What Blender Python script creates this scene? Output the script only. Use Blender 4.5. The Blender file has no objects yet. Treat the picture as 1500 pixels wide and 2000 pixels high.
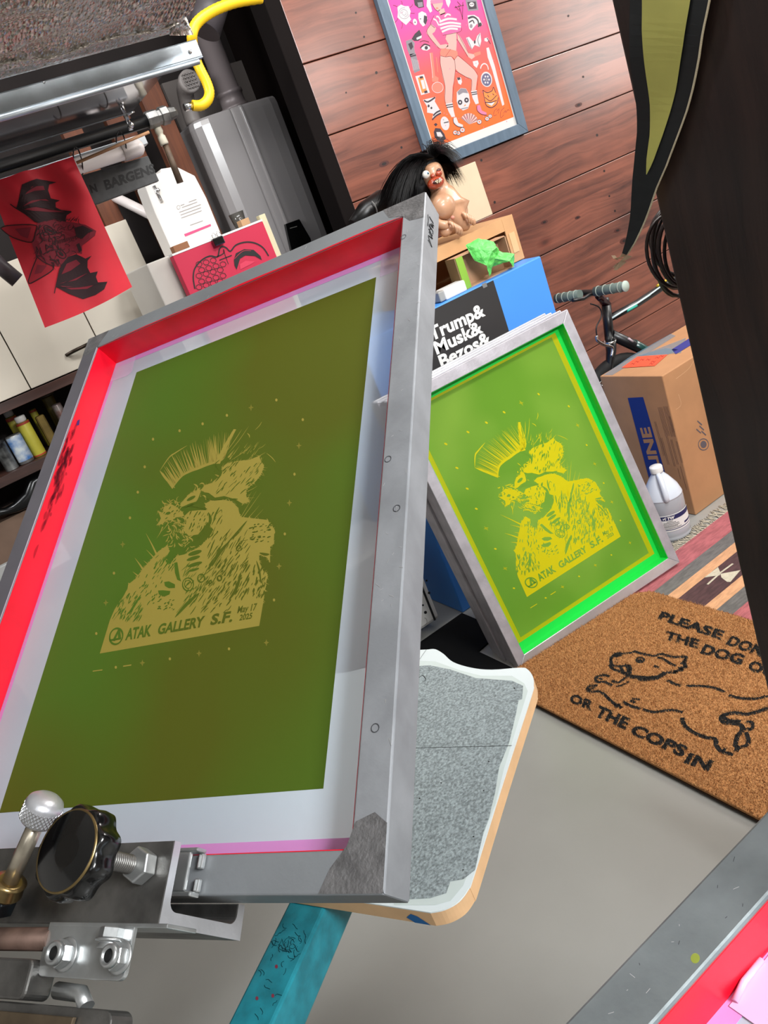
import bpy, bmesh, math, random
from mathutils import Vector, Matrix
from mathutils.geometry import tessellate_polygon
random.seed(7)
C = bpy.context.scene.collection

# ------------------------------------------------------------------ camera
CAMZ = 1.25
FPX = 1560.0
AX = Vector((0.7889, -0.5067, -0.3476)).normalized()      # image right in the room
AD = Vector((-0.4740, -0.1419, -0.8690))                  # image down in the room
AD = (AD - AX * AD.dot(AX)).normalized()
AF = AX.cross(AD)                                         # viewing direction
cd = bpy.data.cameras.new('camera'); cam = bpy.data.objects.new('camera', cd); C.objects.link(cam)
cd.sensor_fit = 'VERTICAL'; cd.sensor_height = 36.0; cd.lens = 36.0 * FPX / 2000.0
cd.clip_start = 0.02; cd.clip_end = 50
cam.matrix_world = Matrix(((AX.x, -AD.x, -AF.x, 0), (AX.y, -AD.y, -AF.y, 0), (AX.z, -AD.z, -AF.z, CAMZ), (0, 0, 0, 1)))
bpy.context.scene.camera = cam
vs = bpy.context.scene.view_settings
vs.view_transform = 'Standard'; vs.look = 'None'; vs.gamma = 1.0; vs.use_curve_mapping = False
vs.exposure = 0.7
# ------------------------------------------------------------------ light
world = bpy.data.worlds.new('world'); bpy.context.scene.world = world; world.use_nodes = True
world.node_tree.nodes['Background'].inputs[0].default_value = (0.8, 0.85, 0.9, 1)
world.node_tree.nodes['Background'].inputs[1].default_value = 0.10
def lamp(name, loc, target, sx, sy, power, col=(1, 0.97, 0.93)):
    d = bpy.data.lights.new(name, 'AREA'); d.shape = 'RECTANGLE'; d.size = sx; d.size_y = sy
    d.energy = power; d.color = col
    o = bpy.data.objects.new(name, d); C.objects.link(o); o.location = loc
    o.rotation_euler = (Vector(target) - Vector(loc)).to_track_quat('-Z', 'Y').to_euler()
    return o
COOL = (0.95, 0.98, 1.0)
lamp('ceiling_lamp_near', (0.90, -1.40, 2.30), (0.5, 0.9, 0.7), 1.0, 0.25, 56, COOL)
lamp('fill_light_rear', (-0.7, -0.9, 2.40), (0.3, 0.9, 0.6), 1.2, 0.6, 2.5, COOL)  # weak fill added behind the camera, not a known lamp
lamp('ceiling_lamp_right', (3.3, 1.25, 2.40), (2.6, 1.9, 0.3), 1.2, 0.25, 23)
lamp('fill_light_middle', (1.35, 0.50, 2.42), (1.3, 1.2, 0.2), 1.1, 0.2, 20)  # unseen fill added to brighten floor, doormat and leaning screens
lamp('fill_light_niche', (1.05, 1.75, 2.42), (1.2, 2.7, 1.2), 0.9, 0.15, 7, COOL)  # unseen fill added to brighten the heater niche
lamp('fill_light_left', (-0.5, 2.15, 2.40), (0.6, 2.8, 1.2), 0.8, 0.3, 13, COOL)  # unseen fill, placed so that it reaches the cabinets and niche
lamp('work_lamp_right', (3.75, 1.45, 1.62), (2.7, 2.4, 1.3), 0.5, 0.7, 5)
lamp('work_lamp_low', (2.35, 0.85, 1.85), (1.5, 2.4, 1.5), 0.25, 0.3, 2.2)

# ------------------------------------------------------------------ helpers
def ray(px, py):
    return AX * (px - 750) + AD * (py - 1000) + AF * FPX
ORG = Vector((0, 0, CAMZ))
def V(*a): return Vector(a)
class Fr:
    """local axes: x to the right, y down, n away from the viewer"""
    def __init__(s, O, a, b, n=None):
        s.O = Vector(O); s.a = Vector(a).normalized(); b = Vector(b); b = b - s.a * b.dot(s.a); s.b = b.normalized(); s.n = s.a.cross(s.b)
    def pt(s, x, y, n=0.0): return s.O + s.a * x + s.b * y + s.n * n
    def hit(s, px, py, n=0.0):
        r = ray(px, py); t = ((s.O - ORG).dot(s.n) + n) / r.dot(s.n); d = ORG + r * t - s.O
        return (d.dot(s.a), d.dot(s.b))
def wallfr(Y): return Fr((0, Y, CAMZ), (1, 0, 0), (0, 0, -1))
def atY(px, py, Y):
    r = ray(px, py); return ORG + r * (Y / r.y)
def atX(px, py, X):
    r = ray(px, py); return ORG + r * (X / r.x)
def atZ(px, py, Z):
    r = ray(px, py); return ORG + r * ((Z - CAMZ) / r.z)
WD = Fr((0, 0, 0), (1, 0, 0), (0, 1, 0))

def lin(c):
    c = c / 255.0
    return c / 12.92 if c <= 0.04045 else ((c + 0.055) / 1.055) ** 2.4
def rgb(r, g, b): return (lin(r), lin(g), lin(b), 1)

MATS = {}
def mat(name, col, rough=0.5, metal=0.0, var=0.0, vscale=20.0, bump=0.0, bscale=200.0, spec=0.5, stretch=None,
        col2=None, coat=0.0, alpha=1.0, trans=0.0, emis=None, vdetail=4.0):
    if name in MATS: return MATS[name]
    m = bpy.data.materials.new(name); m.use_nodes = True; nt = m.node_tree; b = nt.nodes['Principled BSDF']
    b.inputs['Base Color'].default_value = col; b.inputs['Roughness'].default_value = rough
    b.inputs['Metallic'].default_value = metal; b.inputs['Specular IOR Level'].default_value = spec
    b.inputs['Coat Weight'].default_value = coat; b.inputs['Coat Roughness'].default_value = 0.15
    b.inputs['Alpha'].default_value = alpha
    b.inputs['Transmission Weight'].default_value = trans
    tc = nt.nodes.new('ShaderNodeTexCoord'); mp = nt.nodes.new('ShaderNodeMapping')
    nt.links.new(tc.outputs['Object'], mp.inputs['Vector'])
    if stretch: mp.inputs['Scale'].default_value = stretch
    if var > 0 or col2:
        n = nt.nodes.new('ShaderNodeTexNoise'); n.inputs['Scale'].default_value = vscale; n.inputs['Detail'].default_value = vdetail
        nt.links.new(mp.outputs[0], n.inputs['Vector'])
        rp = nt.nodes.new('ShaderNodeValToRGB')
        c2 = col2 if col2 else tuple(list(v * (1 - var) for v in col[:3]) + [1])
        c1 = col if col2 else tuple(list(min(1, v * (1 + var)) for v in col[:3]) + [1])
        rp.color_ramp.elements[0].color = c2; rp.color_ramp.elements[1].color = c1
        rp.color_ramp.elements[0].position = 0.35; rp.color_ramp.elements[1].position = 0.65
        nt.links.new(n.outputs['Fac'], rp.inputs[0]); nt.links.new(rp.outputs[0], b.inputs['Base Color'])
    if bump > 0:
        n2 = nt.nodes.new('ShaderNodeTexNoise'); n2.inputs['Scale'].default_value = bscale; n2.inputs['Detail'].default_value = 3
        nt.links.new(mp.outputs[0], n2.inputs['Vector'])
        bp = nt.nodes.new('ShaderNodeBump'); bp.inputs['Strength'].default_value = bump; bp.inputs['Distance'].default_value = 0.002
        nt.links.new(n2.outputs['Fac'], bp.inputs['Height']); nt.links.new(bp.outputs[0], b.inputs['Normal'])
    MATS[name] = m
    return m

class MB:
    """collects geometry in room coordinates"""
    def __init__(s): s.v = []; s.f = []; s.m = []; s.mats = []; s.sm = []
    def mi(s, m):
        if m is None: return 0
        if m not in s.mats: s.mats.append(m)
        return s.mats.index(m)
    def add(s, vs_, fs, m=None, smooth=False):
        o = len(s.v); s.v += [Vector(p) for p in vs_]; k = s.mi(m)
        for f in fs: s.f.append([i + o for i in f]); s.m.append(k); s.sm.append(smooth)
    def box(s, lo, hi, m=None, fr=WD):
        (x0, y0, z0), (x1, y1, z1) = lo, hi
        if fr is WD: P = [V(x, y, z) for x in (x0, x1) for y in (y0, y1) for z in (z0, z1)]
        else: P = [fr.pt(x, y, z) for x in (x0, x1) for y in (y0, y1) for z in (z0, z1)]
        s.add(P, [(0, 1, 3, 2), (4, 6, 7, 5), (0, 4, 5, 1), (2, 3, 7, 6), (0, 2, 6, 4), (1, 5, 7, 3)], m)
        return s
    def prism(s, poly, n0, n1, fr, m=None):
        k = len(poly)
        P = [fr.pt(x, y, n0) for x, y in poly] + [fr.pt(x, y, n1) for x, y in poly]
        s.add(P, [tuple(range(k)), tuple(range(2 * k - 1, k - 1, -1))] + [(i, (i + 1) % k, k + (i + 1) % k, k + i) for i in range(k)], m)
        return s
    def tube(s, pts, r, m=None, seg=12, cap=True):
        pts = [Vector(p) for p in pts]; n = len(pts)
        R = r if isinstance(r, (list, tuple)) else [r] * n
        t0 = (pts[1] - pts[0]).normalized()
        u = t0.orthogonal().normalized(); P = []
        for i, p in enumerate(pts):
            t = (pts[min(i + 1, n - 1)] - pts[max(i - 1, 0)]).normalized()
            u = (u - t * u.dot(t)).normalized(); w = t.cross(u)
            for k in range(seg):
                a = 2 * math.pi * k / seg; P.append(p + (u * math.cos(a) + w * math.sin(a)) * R[i])
        F = [(i * seg + k, i * seg + (k + 1) % seg, (i + 1) * seg + (k + 1) % seg, (i + 1) * seg + k) for i in range(n - 1) for k in range(seg)]
        s.add(P, F, m, True)
        if cap:
            o = len(s.v) - len(P)
            s.f.append([o + k for k in range(seg)][::-1]); s.m.append(s.mi(m)); s.sm.append(False)
            s.f.append([o + (n - 1) * seg + k for k in range(seg)]); s.m.append(s.mi(m)); s.sm.append(False)
        return s
    def lathe(s, base, axis, prof, m=None, seg=32, smooth=True, up=None, sq=None, cap=True):
        """prof: (radius, height) list along axis"""
        axis = Vector(axis).normalized(); base = Vector(base)
        u = (Vector(up) - axis * Vector(up).dot(axis)).normalized() if up else axis.orthogonal().normalized(); w = axis.cross(u); P = []
        for r, h in prof:
            for k in range(seg):
                a = 2 * math.pi * k / seg; q = 1.0
                if sq: q = sq(a)
                P.append(base + axis * h + (u * math.cos(a) + w * math.sin(a)) * r * q)
        n = len(prof)
        F = [(i * seg + k, i * seg + (k + 1) % seg, (i + 1) * seg + (k + 1) % seg, (i + 1) * seg + k) for i in range(n - 1) for k in range(seg)]
        s.add(P, F, m, smooth); o = len(s.v) - len(P)
        if cap and prof[0][0] > 1e-5: s.f.append([o + k for k in range(seg)][::-1]); s.m.append(s.mi(m)); s.sm.append(False)
        if cap and prof[-1][0] > 1e-5: s.f.append([o + (n - 1) * seg + k for k in range(seg)]); s.m.append(s.mi(m)); s.sm.append(False)
        return s
    def ball(s, c, r, m=None, seg=20, rings=12, sc=(1, 1, 1)):
        P = []; c = Vector(c)
        for i in range(rings + 1):
            th = math.pi * i / rings
            for k in range(seg):
                a = 2 * math.pi * k / seg
                P.append(c + V(math.sin(th) * math.cos(a) * sc[0], math.sin(th) * math.sin(a) * sc[1], math.cos(th) * sc[2]) * r)
        s.add(P, [(i * seg + k, i * seg + (k + 1) % seg, (i + 1) * seg + (k + 1) % seg, (i + 1) * seg + k) for i in range(rings) for k in range(seg)], m, True)
        return s
    def grid(s, fn, nu, nv, m=None, smooth=True, thick=None):
        P = [fn(i / nu, j / nv) for j in range(nv + 1) for i in range(nu + 1)]
        s.add(P, [(j * (nu + 1) + i, j * (nu + 1) + i + 1, (j + 1) * (nu + 1) + i + 1, (j + 1) * (nu + 1) + i) for j in range(nv) for i in range(nu)], m, smooth)
        return s
    def build(s, name, m=None, root=None, bevel=0.0, bseg=2, smooth=None, fixn=True, weld=False):
        off = Vector((0, 0, 0))
        if root is not None:
            q = root
            while q is not None: off = off + Vector(q.location); q = q.parent
            base = Vector((0, 0, 0))
        else:
            lo = Vector((min(p[i] for p in s.v) for i in range(3))); hi = Vector((max(p[i] for p in s.v) for i in range(3)))
            off = Vector(((lo.x + hi.x) / 2, (lo.y + hi.y) / 2, lo.z)); base = off
        me = bpy.data.meshes.new(name)
        me.from_pydata([tuple(p - off) for p in s.v], [], s.f)
        mats = list(s.mats)
        if m is not None and not mats: mats = [m]
        for q in mats: me.materials.append(q)
        for i, p in enumerate(me.polygons): p.material_index = s.m[i]; p.use_smooth = s.sm[i] if smooth is None else smooth
        if fixn or weld:
            bm = bmesh.new(); bm.from_mesh(me)
            if weld: bmesh.ops.remove_doubles(bm, verts=bm.verts, dist=1e-5)
            if fixn: bmesh.ops.recalc_face_normals(bm, faces=bm.faces)
            bm.to_mesh(me); bm.free()
        o = bpy.data.objects.new(name, me); C.objects.link(o); o.location = base
        if root is not None: o.parent = root; o.location = (0, 0, 0)
        if bevel > 0:
            b = o.modifiers.new('bevel', 'BEVEL'); b.width = bevel; b.segments = bseg; b.limit_method = 'ANGLE'; b.angle_limit = 0.6
        return o
def tag(o, label, cat=None, group=None):
    if label: o['label'] = label
    if cat: o['category'] = cat
    if group: o['group'] = group
    return o
def struct(o, label=None):
    o['kind'] = 'structure'
    if label: o['label'] = label
    return o
def thing(name, loc, label, cat, group=None):
    o = bpy.data.objects.new(name, None); C.objects.link(o); o.location = loc; o.empty_display_size = 0.05
    return tag(o, label, cat, group)
def smoothline(P, k=5):
    P = [Vector(p) for p in P]
    if len(P) < 3: return P
    out = []
    for i in range(len(P) - 1):
        p0 = P[max(i - 1, 0)]; p1 = P[i]; p2 = P[i + 1]; p3 = P[min(i + 2, len(P) - 1)]
        for j in range(k):
            t = j / k
            out.append(0.5 * ((2 * p1) + (p2 - p0) * t + (2 * p0 - 5 * p1 + 4 * p2 - p3) * t * t + (3 * p1 - p0 - 3 * p2 + p3) * t ** 3))
    out.append(P[-1]); return out
def textpolys(txt, bold=0.02, spacing=1.0):
    cu = bpy.data.curves.new('t', 'FONT'); cu.body = txt; cu.offset = bold; cu.resolution_u = 3; cu.space_character = spacing
    o = bpy.data.objects.new('t', cu); C.objects.link(o)
    bpy.context.view_layer.update()
    dg = bpy.context.evaluated_depsgraph_get(); e = o.evaluated_get(dg); me = e.to_mesh()
    vv = [(v.co.x, v.co.y) for v in me.vertices]; ff = [tuple(p.vertices) for p in me.polygons]
    e.to_mesh_clear(); bpy.data.objects.remove(o); bpy.data.curves.remove(cu)
    x0 = min(v[0] for v in vv); x1 = max(v[0] for v in vv); 
    cap = 0.73
    return [((x - x0) / (x1 - x0), y / cap) for x, y in vv], ff

class Art:
    """flat print on the plane of a frame; each layer a hair nearer to the viewer"""
    def __init__(s, fr, n, P=None, step=0.00012, warp=None):
        s.fr = fr; s.n = n; s.mb = MB(); s.P = P or (lambda x, y: fr.hit(x, y, n)); s.step = step; s.warp = warp; s.k = 0; s.tris = []
    def put(s, pts, layer):
        s.k += 1; nn = s.n - s.step * (layer + 1) - s.k * 2e-8
        if s.warp: return [s.warp(x, y, nn) for x, y in pts]
        return [s.fr.pt(x, y, nn) for x, y in pts]
    def lpoly(s, pts, layer, m):
        if s.warp:
            for t in tessellate_polygon([[Vector((x, y, 0)) for x, y in pts]]):
                A, B, D = [Vector(pts[i]) for i in t]; n = max(1, min(10, int(max((A - B).length, (B - D).length, (D - A).length) / .006)))
                P = []; ix = {}
                for i in range(n + 1):
                    for j in range(n + 1 - i): ix[(i, j)] = len(P); P.append(tuple(A + (B - A) * i / n + (D - A) * j / n))
                F = []
                for i in range(n):
                    for j in range(n - i):
                        F.append((ix[(i, j)], ix[(i + 1, j)], ix[(i, j + 1)]))
                        if j < n - i - 1: F.append((ix[(i + 1, j)], ix[(i + 1, j + 1)], ix[(i, j + 1)]))
                s.k -= 1; s.mb.add(s.put(P, layer), F, m)
            s.k += 1; return
        s.mb.add(s.put(pts, layer), [tuple(range(len(pts)))], m)
        s.tris.append((pts, m))
    def poly(s, px, layer, m): s.lpoly([s.P(x, y) for x, y in px], layer, m)
    def lstroke(s, L, w, layer, m, smooth=True):
        L = [Vector((p[0], p[1], 0)) for p in L]
        if smooth: L = smoothline(L, 4)
        n = len(L); A = []; B = []
        for i, p in enumerate(L):
            t = (L[min(i + 1, n - 1)] - L[max(i - 1, 0)])
            if t.length < 1e-9: t = Vector((1, 0, 0))
            t.normalize(); q = Vector((-t.y, t.x, 0)); u = i / (n - 1)
            ww = w(u) if callable(w) else w
            A.append(p + q * ww / 2); B.append(p - q * ww / 2)
        pts = [(p.x, p.y) for p in A] + [(p.x, p.y) for p in B]
        s.mb.add(s.put(pts, layer), [(i, i + 1, n + i + 1, n + i) for i in range(n - 1)], m)
        for i in range(n - 1): s.tris.append(([pts[i], pts[i + 1], pts[n + i + 1], pts[n + i]], m))
    def stroke(s, px, w, layer, m, smooth=True): s.lstroke([s.P(x, y) for x, y in px], w, layer, m, smooth)
    def ell(s, cx, cy, rx, ry, layer, m, rot=0, k=20):
        s.poly([(cx + rx * math.cos(t) * math.cos(rot) - ry * math.sin(t) * math.sin(rot), cy + rx * math.cos(t) * math.sin(rot) + ry * math.sin(t) * math.cos(rot)) for t in [2 * math.pi * i / k for i in range(k)]], layer, m)
    def ring(s, cx, cy, rx, ry, w, layer, m, rot=0, a0=0, a1=6.2832, k=24):
        s.stroke([(cx + rx * math.cos(t) * math.cos(rot) - ry * math.sin(t) * math.sin(rot), cy + rx * math.cos(t) * math.sin(rot) + ry * math.sin(t) * math.cos(rot)) for t in [a0 + (a1 - a0) * i / k for i in range(k + 1)]], w, layer, m, False)
    def text(s, txt, p0, p1, pt, layer, m, bold=0.02, spacing=1.0):
        vv, ff = textpolys(txt, bold, spacing)
        a = Vector(s.P(*p0)); b = Vector(s.P(*p1)); c = Vector(s.P(*pt))
        pts = [tuple(a + (b - a) * x + (c - a) * y) for x, y in vv]
        s.mb.add(s.put(pts, layer), ff, m)
        for f in ff: s.tris.append(([pts[i] for i in f], m))
    def build(s, name, root, label=None):
        o = s.mb.build(name, None, root, fixn=False)
        if label: o['label'] = label
        return o
def crop(x0, y0, s): return lambda P: (lambda x, y: P(x0 + x / s, y0 + y / s))
# ------------------------------------------------------------------ materials
def wood(name, dark, light, board=None, rough=0.35, coat=0.3, gscale=1.0, along='x', bump=0.15, knots=True, zoff=0.0):
    m = bpy.data.materials.new(name); m.use_nodes = True; nt = m.node_tree; N = nt.nodes; L = nt.links; b = N['Principled BSDF']
    b.inputs['Roughness'].default_value = rough; b.inputs['Coat Weight'].default_value = coat; b.inputs['Coat Roughness'].default_value = 0.24
    tc = N.new('ShaderNodeTexCoord'); vec = tc.outputs['Object']
    off = None
    if board:
        sp = N.new('ShaderNodeSeparateXYZ'); L.new(vec, sp.inputs[0])
        d = N.new('ShaderNodeMath'); d.operation = 'MULTIPLY_ADD'; d.inputs[1].default_value = 1 / board; d.inputs[2].default_value = zoff
        L.new(sp.outputs['Z'], d.inputs[0]); fl = N.new('ShaderNodeMath'); fl.operation = 'FLOOR'; L.new(d.outputs[0], fl.inputs[0])
        wn = N.new('ShaderNodeTexWhiteNoise'); wn.noise_dimensions = '1D'; L.new(fl.outputs[0], wn.inputs['W'])
        sc = N.new('ShaderNodeVectorMath'); sc.operation = 'SCALE'; sc.inputs['Scale'].default_value = 17; L.new(wn.outputs['Color'], sc.inputs[0])
        ad = N.new('ShaderNodeVectorMath'); ad.operation = 'ADD'; L.new(vec, ad.inputs[0]); L.new(sc.outputs[0], ad.inputs[1]); vec = ad.outputs[0]; off = wn.outputs['Value']
    dn = N.new('ShaderNodeTexNoise'); dn.inputs['Scale'].default_value = 3.2 * gscale; dn.inputs['Detail'].default_value = 2; L.new(vec, dn.inputs['Vector'])
    ds = N.new('ShaderNodeVectorMath'); ds.operation = 'SCALE'; ds.inputs['Scale'].default_value = 0.055 if knots else 0.04; L.new(dn.outputs['Color'], ds.inputs[0])
    da = N.new('ShaderNodeVectorMath'); da.operation = 'ADD'; L.new(vec, da.inputs[0]); L.new(ds.outputs[0], da.inputs[1])
    mp = N.new('ShaderNodeMapping'); L.new(da.outputs[0], mp.inputs[0])
    g = gscale
    mp.inputs['Scale'].default_value = {'x': (1.1 * g, 42 * g, 42 * g), 'y': (30 * g, 1.6 * g, 30 * g), 'z': (30 * g, 30 * g, 1.6 * g)}[along]
    n1 = N.new('ShaderNodeTexNoise'); n1.inputs['Scale'].default_value = 1.0; n1.inputs['Detail'].default_value = 8; n1.inputs['Roughness'].default_value = 0.65; L.new(mp.outputs[0], n1.inputs['Vector'])
    n2 = N.new('ShaderNodeTexNoise'); n2.inputs['Scale'].default_value = 2.5 * g; n2.inputs['Detail'].default_value = 3; L.new(vec, n2.inputs['Vector'])
    mx = N.new('ShaderNodeMath'); mx.operation = 'MULTIPLY_ADD'; mx.inputs[1].default_value = 0.45; L.new(n2.outputs['Fac'], mx.inputs[0])
    m2 = N.new('ShaderNodeMath'); m2.operation = 'MULTIPLY'; m2.inputs[1].default_value = 0.62; L.new(n1.outputs['Fac'], m2.inputs[0]); L.new(m2.outputs[0], mx.inputs[2])
    last = mx.outputs[0]
    if off:
        m3 = N.new('ShaderNodeMath'); m3.operation = 'MULTIPLY_ADD'; m3.inputs[1].default_value = 0.07; L.new(off, m3.inputs[0]); L.new(last, m3.inputs[2]); last = m3.outputs[0]
    rp = N.new('ShaderNodeValToRGB'); rp.color_ramp.elements[0].position = 0.40; rp.color_ramp.elements[1].position = 0.68
    rp.color_ramp.elements[0].color = dark; rp.color_ramp.elements[1].color = light; L.new(last, rp.inputs[0])
    col = rp.outputs[0]
    if knots:
        mk = N.new('ShaderNodeMapping'); mk.inputs['Scale'].default_value = (0.55, 0.05, 1.1) if along == 'x' else (1.1, 1.1, 0.55); L.new(da.outputs[0], mk.inputs[0])
        vo = N.new('ShaderNodeTexVoronoi'); vo.inputs['Scale'].default_value = 4.2; L.new(mk.outputs[0], vo.inputs['Vector'])
        kr = N.new('ShaderNodeValToRGB'); kr.color_ramp.elements[0].position = 0.03; kr.color_ramp.elements[0].color = (0.18, 0.12, 0.1, 1); kr.color_ramp.elements[1].position = 0.12; kr.color_ramp.elements[1].color = (1, 1, 1, 1)
        e = kr.color_ramp.elements.new(0.07); e.color = (0.75, 0.62, 0.6, 1)
        L.new(vo.outputs['Distance'], kr.inputs[0])
        mm = N.new('ShaderNodeMix'); mm.data_type = 'RGBA'; mm.blend_type = 'MULTIPLY'; mm.inputs[0].default_value = 1.0
        L.new(col, mm.inputs[6]); L.new(kr.outputs[0], mm.inputs[7]); col = mm.outputs[2]
    L.new(col, b.inputs['Base Color'])
    bp = N.new('ShaderNodeBump'); bp.inputs['Strength'].default_value = bump; bp.inputs['Distance'].default_value = 0.003; L.new(n1.outputs['Fac'], bp.inputs['Height']); L.new(bp.outputs[0], b.inputs['Normal'])
    return m
M_plank = wood('stained_pine', rgb(60, 27, 21), rgb(130, 74, 56), board=0.211, rough=0.34, coat=0.8, zoff=0.5)
M_post = wood('dark_post_wood', rgb(32, 19, 15), rgb(62, 40, 33), rough=0.5, coat=0.1, along='z', knots=False, bump=0.35, gscale=1.4)
M_stud = wood('stud_wood', rgb(58, 28, 16), rgb(120, 66, 38), rough=0.7, coat=0, along='z', knots=False)
M_darkwood = wood('shelf_wood', rgb(38, 20, 15), rgb(80, 48, 38), rough=0.5, coat=0.1, knots=False)
M_floor = mat('painted_concrete', rgb(150, 149, 144), 0.32, var=0.05, vscale=3, bump=0.08, bscale=60, coat=0.15)
M_black = mat('matte_black', rgb(10, 10, 11), 0.6)
M_niche = mat('niche_dark_wall', rgb(30, 22, 20), 0.9, var=0.2, vscale=6)
M_roomwall = mat('painted_drywall', rgb(200, 198, 194), 0.8)
M_ceil = mat('ceiling_paint', rgb(205, 203, 200), 0.9)
M_alu = mat('aluminium', rgb(142, 145, 148), 0.55, 0.4, var=0.10, vscale=9, bump=0.12, bscale=160)
M_alub = mat('aluminium_bright', rgb(214, 214, 218), 0.34, 0.7, var=0.10, vscale=14, bump=0.12, bscale=180)
M_aluold = mat('aluminium_matte', rgb(180, 176, 182), 0.5, 0.5, var=0.12, vscale=25, bump=0.2, bscale=150)
M_steel = mat('worn_steel', rgb(120, 118, 115), 0.42, 0.85, var=0.35, vscale=28, bump=0.2, bscale=120, vdetail=8)
M_zinc = mat('zinc_plate', rgb(190, 192, 192), 0.36, 0.85, var=0.10, vscale=40, bump=0.06)
M_chrome = mat('chrome', rgb(215, 215, 215), 0.18, 1.0)
M_brass = mat('brass_worn', rgb(150, 128, 86), 0.3, 0.9, var=0.2, vscale=60)
M_plasticblk = mat('black_plastic', rgb(9, 9, 10), 0.18, coat=0.5)
M_redtape = mat('red_tape', rgb(222, 14, 40), 0.35, var=0.10, vscale=18, stretch=(1, 1, 1))
M_pink = mat('pink_tape', rgb(218, 150, 214), 0.4, var=0.06, vscale=30)
M_white = mat('white_plastic', rgb(226, 224, 220), 0.35)
M_ink = mat('black_ink', rgb(14, 12, 12), 0.6)
M_card = mat('cardboard', rgb(176, 128, 88), 0.75, var=0.06, vscale=12, bump=0.1, bscale=80, coat=0.0)
M_cardtan = mat('cardboard_tan', rgb(196, 150, 104), 0.7, var=0.05, vscale=12)
M_cream = mat('cabinet_laminate', rgb(206, 196, 180), 0.45, var=0.02, vscale=4)
M_grey = mat('grey_enamel', rgb(148, 143, 142), 0.22, coat=0.3)
M_paper = mat('white_paper', rgb(225, 224, 220), 0.7)

def mixshade(name, col, alpha, rough=0.5, transl=0.3, var=0.0, vscale=5, col2=None):
    m = bpy.data.materials.new(name); m.use_nodes = True; nt = m.node_tree; N = nt.nodes; L = nt.links
    N.remove(N['Principled BSDF']); out = N['Material Output']
    d = N.new('ShaderNodeBsdfPrincipled'); d.inputs['Roughness'].default_value = rough; d.inputs['Specular IOR Level'].default_value = 0.25; d.inputs['Base Color'].default_value = col
    t = N.new('ShaderNodeBsdfTranslucent'); t.inputs[0].default_value = col; tr = N.new('ShaderNodeBsdfTransparent')
    if col2:
        tc = N.new('ShaderNodeTexCoord'); n = N.new('ShaderNodeTexNoise'); n.inputs['Scale'].default_value = vscale; n.inputs['Detail'].default_value = 2; L.new(tc.outputs['Object'], n.inputs['Vector'])
        r = N.new('ShaderNodeValToRGB'); r.color_ramp.elements[0].position = 0.38; r.color_ramp.elements[1].position = 0.62; r.color_ramp.elements[0].color = col; r.color_ramp.elements[1].color = col2
        L.new(n.outputs['Fac'], r.inputs[0]); L.new(r.outputs[0], d.inputs['Base Color']); L.new(r.outputs[0], t.inputs[0])
    a = N.new('ShaderNodeMixShader'); a.inputs[0].default_value = transl; L.new(d.outputs[0], a.inputs[1]); L.new(t.outputs[0], a.inputs[2])
    c = N.new('ShaderNodeMixShader'); c.inputs[0].default_value = alpha; L.new(tr.outputs[0], c.inputs[1]); L.new(a.outputs[0], c.inputs[2]); L.new(c.outputs[0], out.inputs[0])
    return m
M_mesh = mixshade('open_mesh', rgb(200, 212, 224), 0.76, transl=0.15)
M_meshpk = mixshade('pink_tape_sheer', rgb(222, 150, 215), 0.85, transl=0.2)
M_meshcl = mixshade('clear_tape', rgb(225, 205, 235), 0.45, transl=0.1, rough=0.15)
M_emul = mixshade('emulsion_green', rgb(84, 90, 22), 1.0, rough=0.6, transl=0.05, col2=rgb(76, 106, 28), vscale=2.6)
M_sten = mixshade('open_stencil', rgb(164, 148, 66), 1.0, rough=0.6, transl=0.2)
M_emul2 = mixshade('emulsion_bright_green', rgb(100, 146, 44), 0.98, rough=0.22, transl=0.05, col2=rgb(128, 166, 62), vscale=3)
M_sten2 = mixshade('open_stencil_yellow', rgb(214, 202, 10), 0.97, rough=0.5, transl=0.2)
M_greentape = mat('green_tape', rgb(30, 205, 72), 0.3)
M_yelmesh = mixshade('yellow_mesh', rgb(188, 188, 14), 0.97, transl=0.2)

# ------------------------------------------------------------------ the room
YW = 2.40
WF = wallfr(YW)
b = MB(); b.box((-2.6, -2.2, -0.1), (4.6, 3.5, 0.0)); struct(b.build('floor', M_floor), 'light grey painted concrete floor')
b = MB(); z = 1.246 - 0.211 * 6
k = 0
while z < 2.45:
    z1 = min(z + 0.208, 2.5)
    b.box((1.41, YW, max(z, 0.0)), (4.4, YW + 0.02, z1)); z += 0.211
o = b.build('wall_back', M_plank, bevel=0.002); struct(o, 'wall of wide reddish brown stained pine boards')
b = MB(); b.box((1.41, YW + 0.02, 0), (4.4, YW + 0.06, 2.5)); struct(b.build('wall_backing', M_black))
b = MB(); b.box((1.355, YW - 0.005, 0), (1.408, YW + 0.09, 2.5)); struct(b.build('trim_1', mat('dark_trim', rgb(14, 8, 7), 0.9, spec=.15), bevel=0.003), 'dark corner board at the left end of the board wall')
b = MB(); b.box((-2.5, 3.36, 0), (1.8, 3.42, 2.5)); struct(b.build('wall_niche', M_niche), 'dark wall behind the water heater')
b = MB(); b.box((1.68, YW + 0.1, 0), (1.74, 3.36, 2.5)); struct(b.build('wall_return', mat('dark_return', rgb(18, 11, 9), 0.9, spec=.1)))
b = MB(); b.box((4.4, -2.1, 0), (4.46, YW, 2.5)); struct(b.build('wall_right', M_roomwall))
b = MB(); b.box((-2.56, -2.1, 0), (-2.5, 3.36, 2.5)); struct(b.build('wall_left', M_roomwall))
b = MB(); b.box((-2.5, -2.16, 0), (4.4, -2.1, 2.5)); struct(b.build('wall_rear', M_roomwall))
b = MB(); b.box((-2.5, -2.1, 2.5), (4.4, 3.42, 2.56)); struct(b.build('ceiling', M_ceil))
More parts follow.
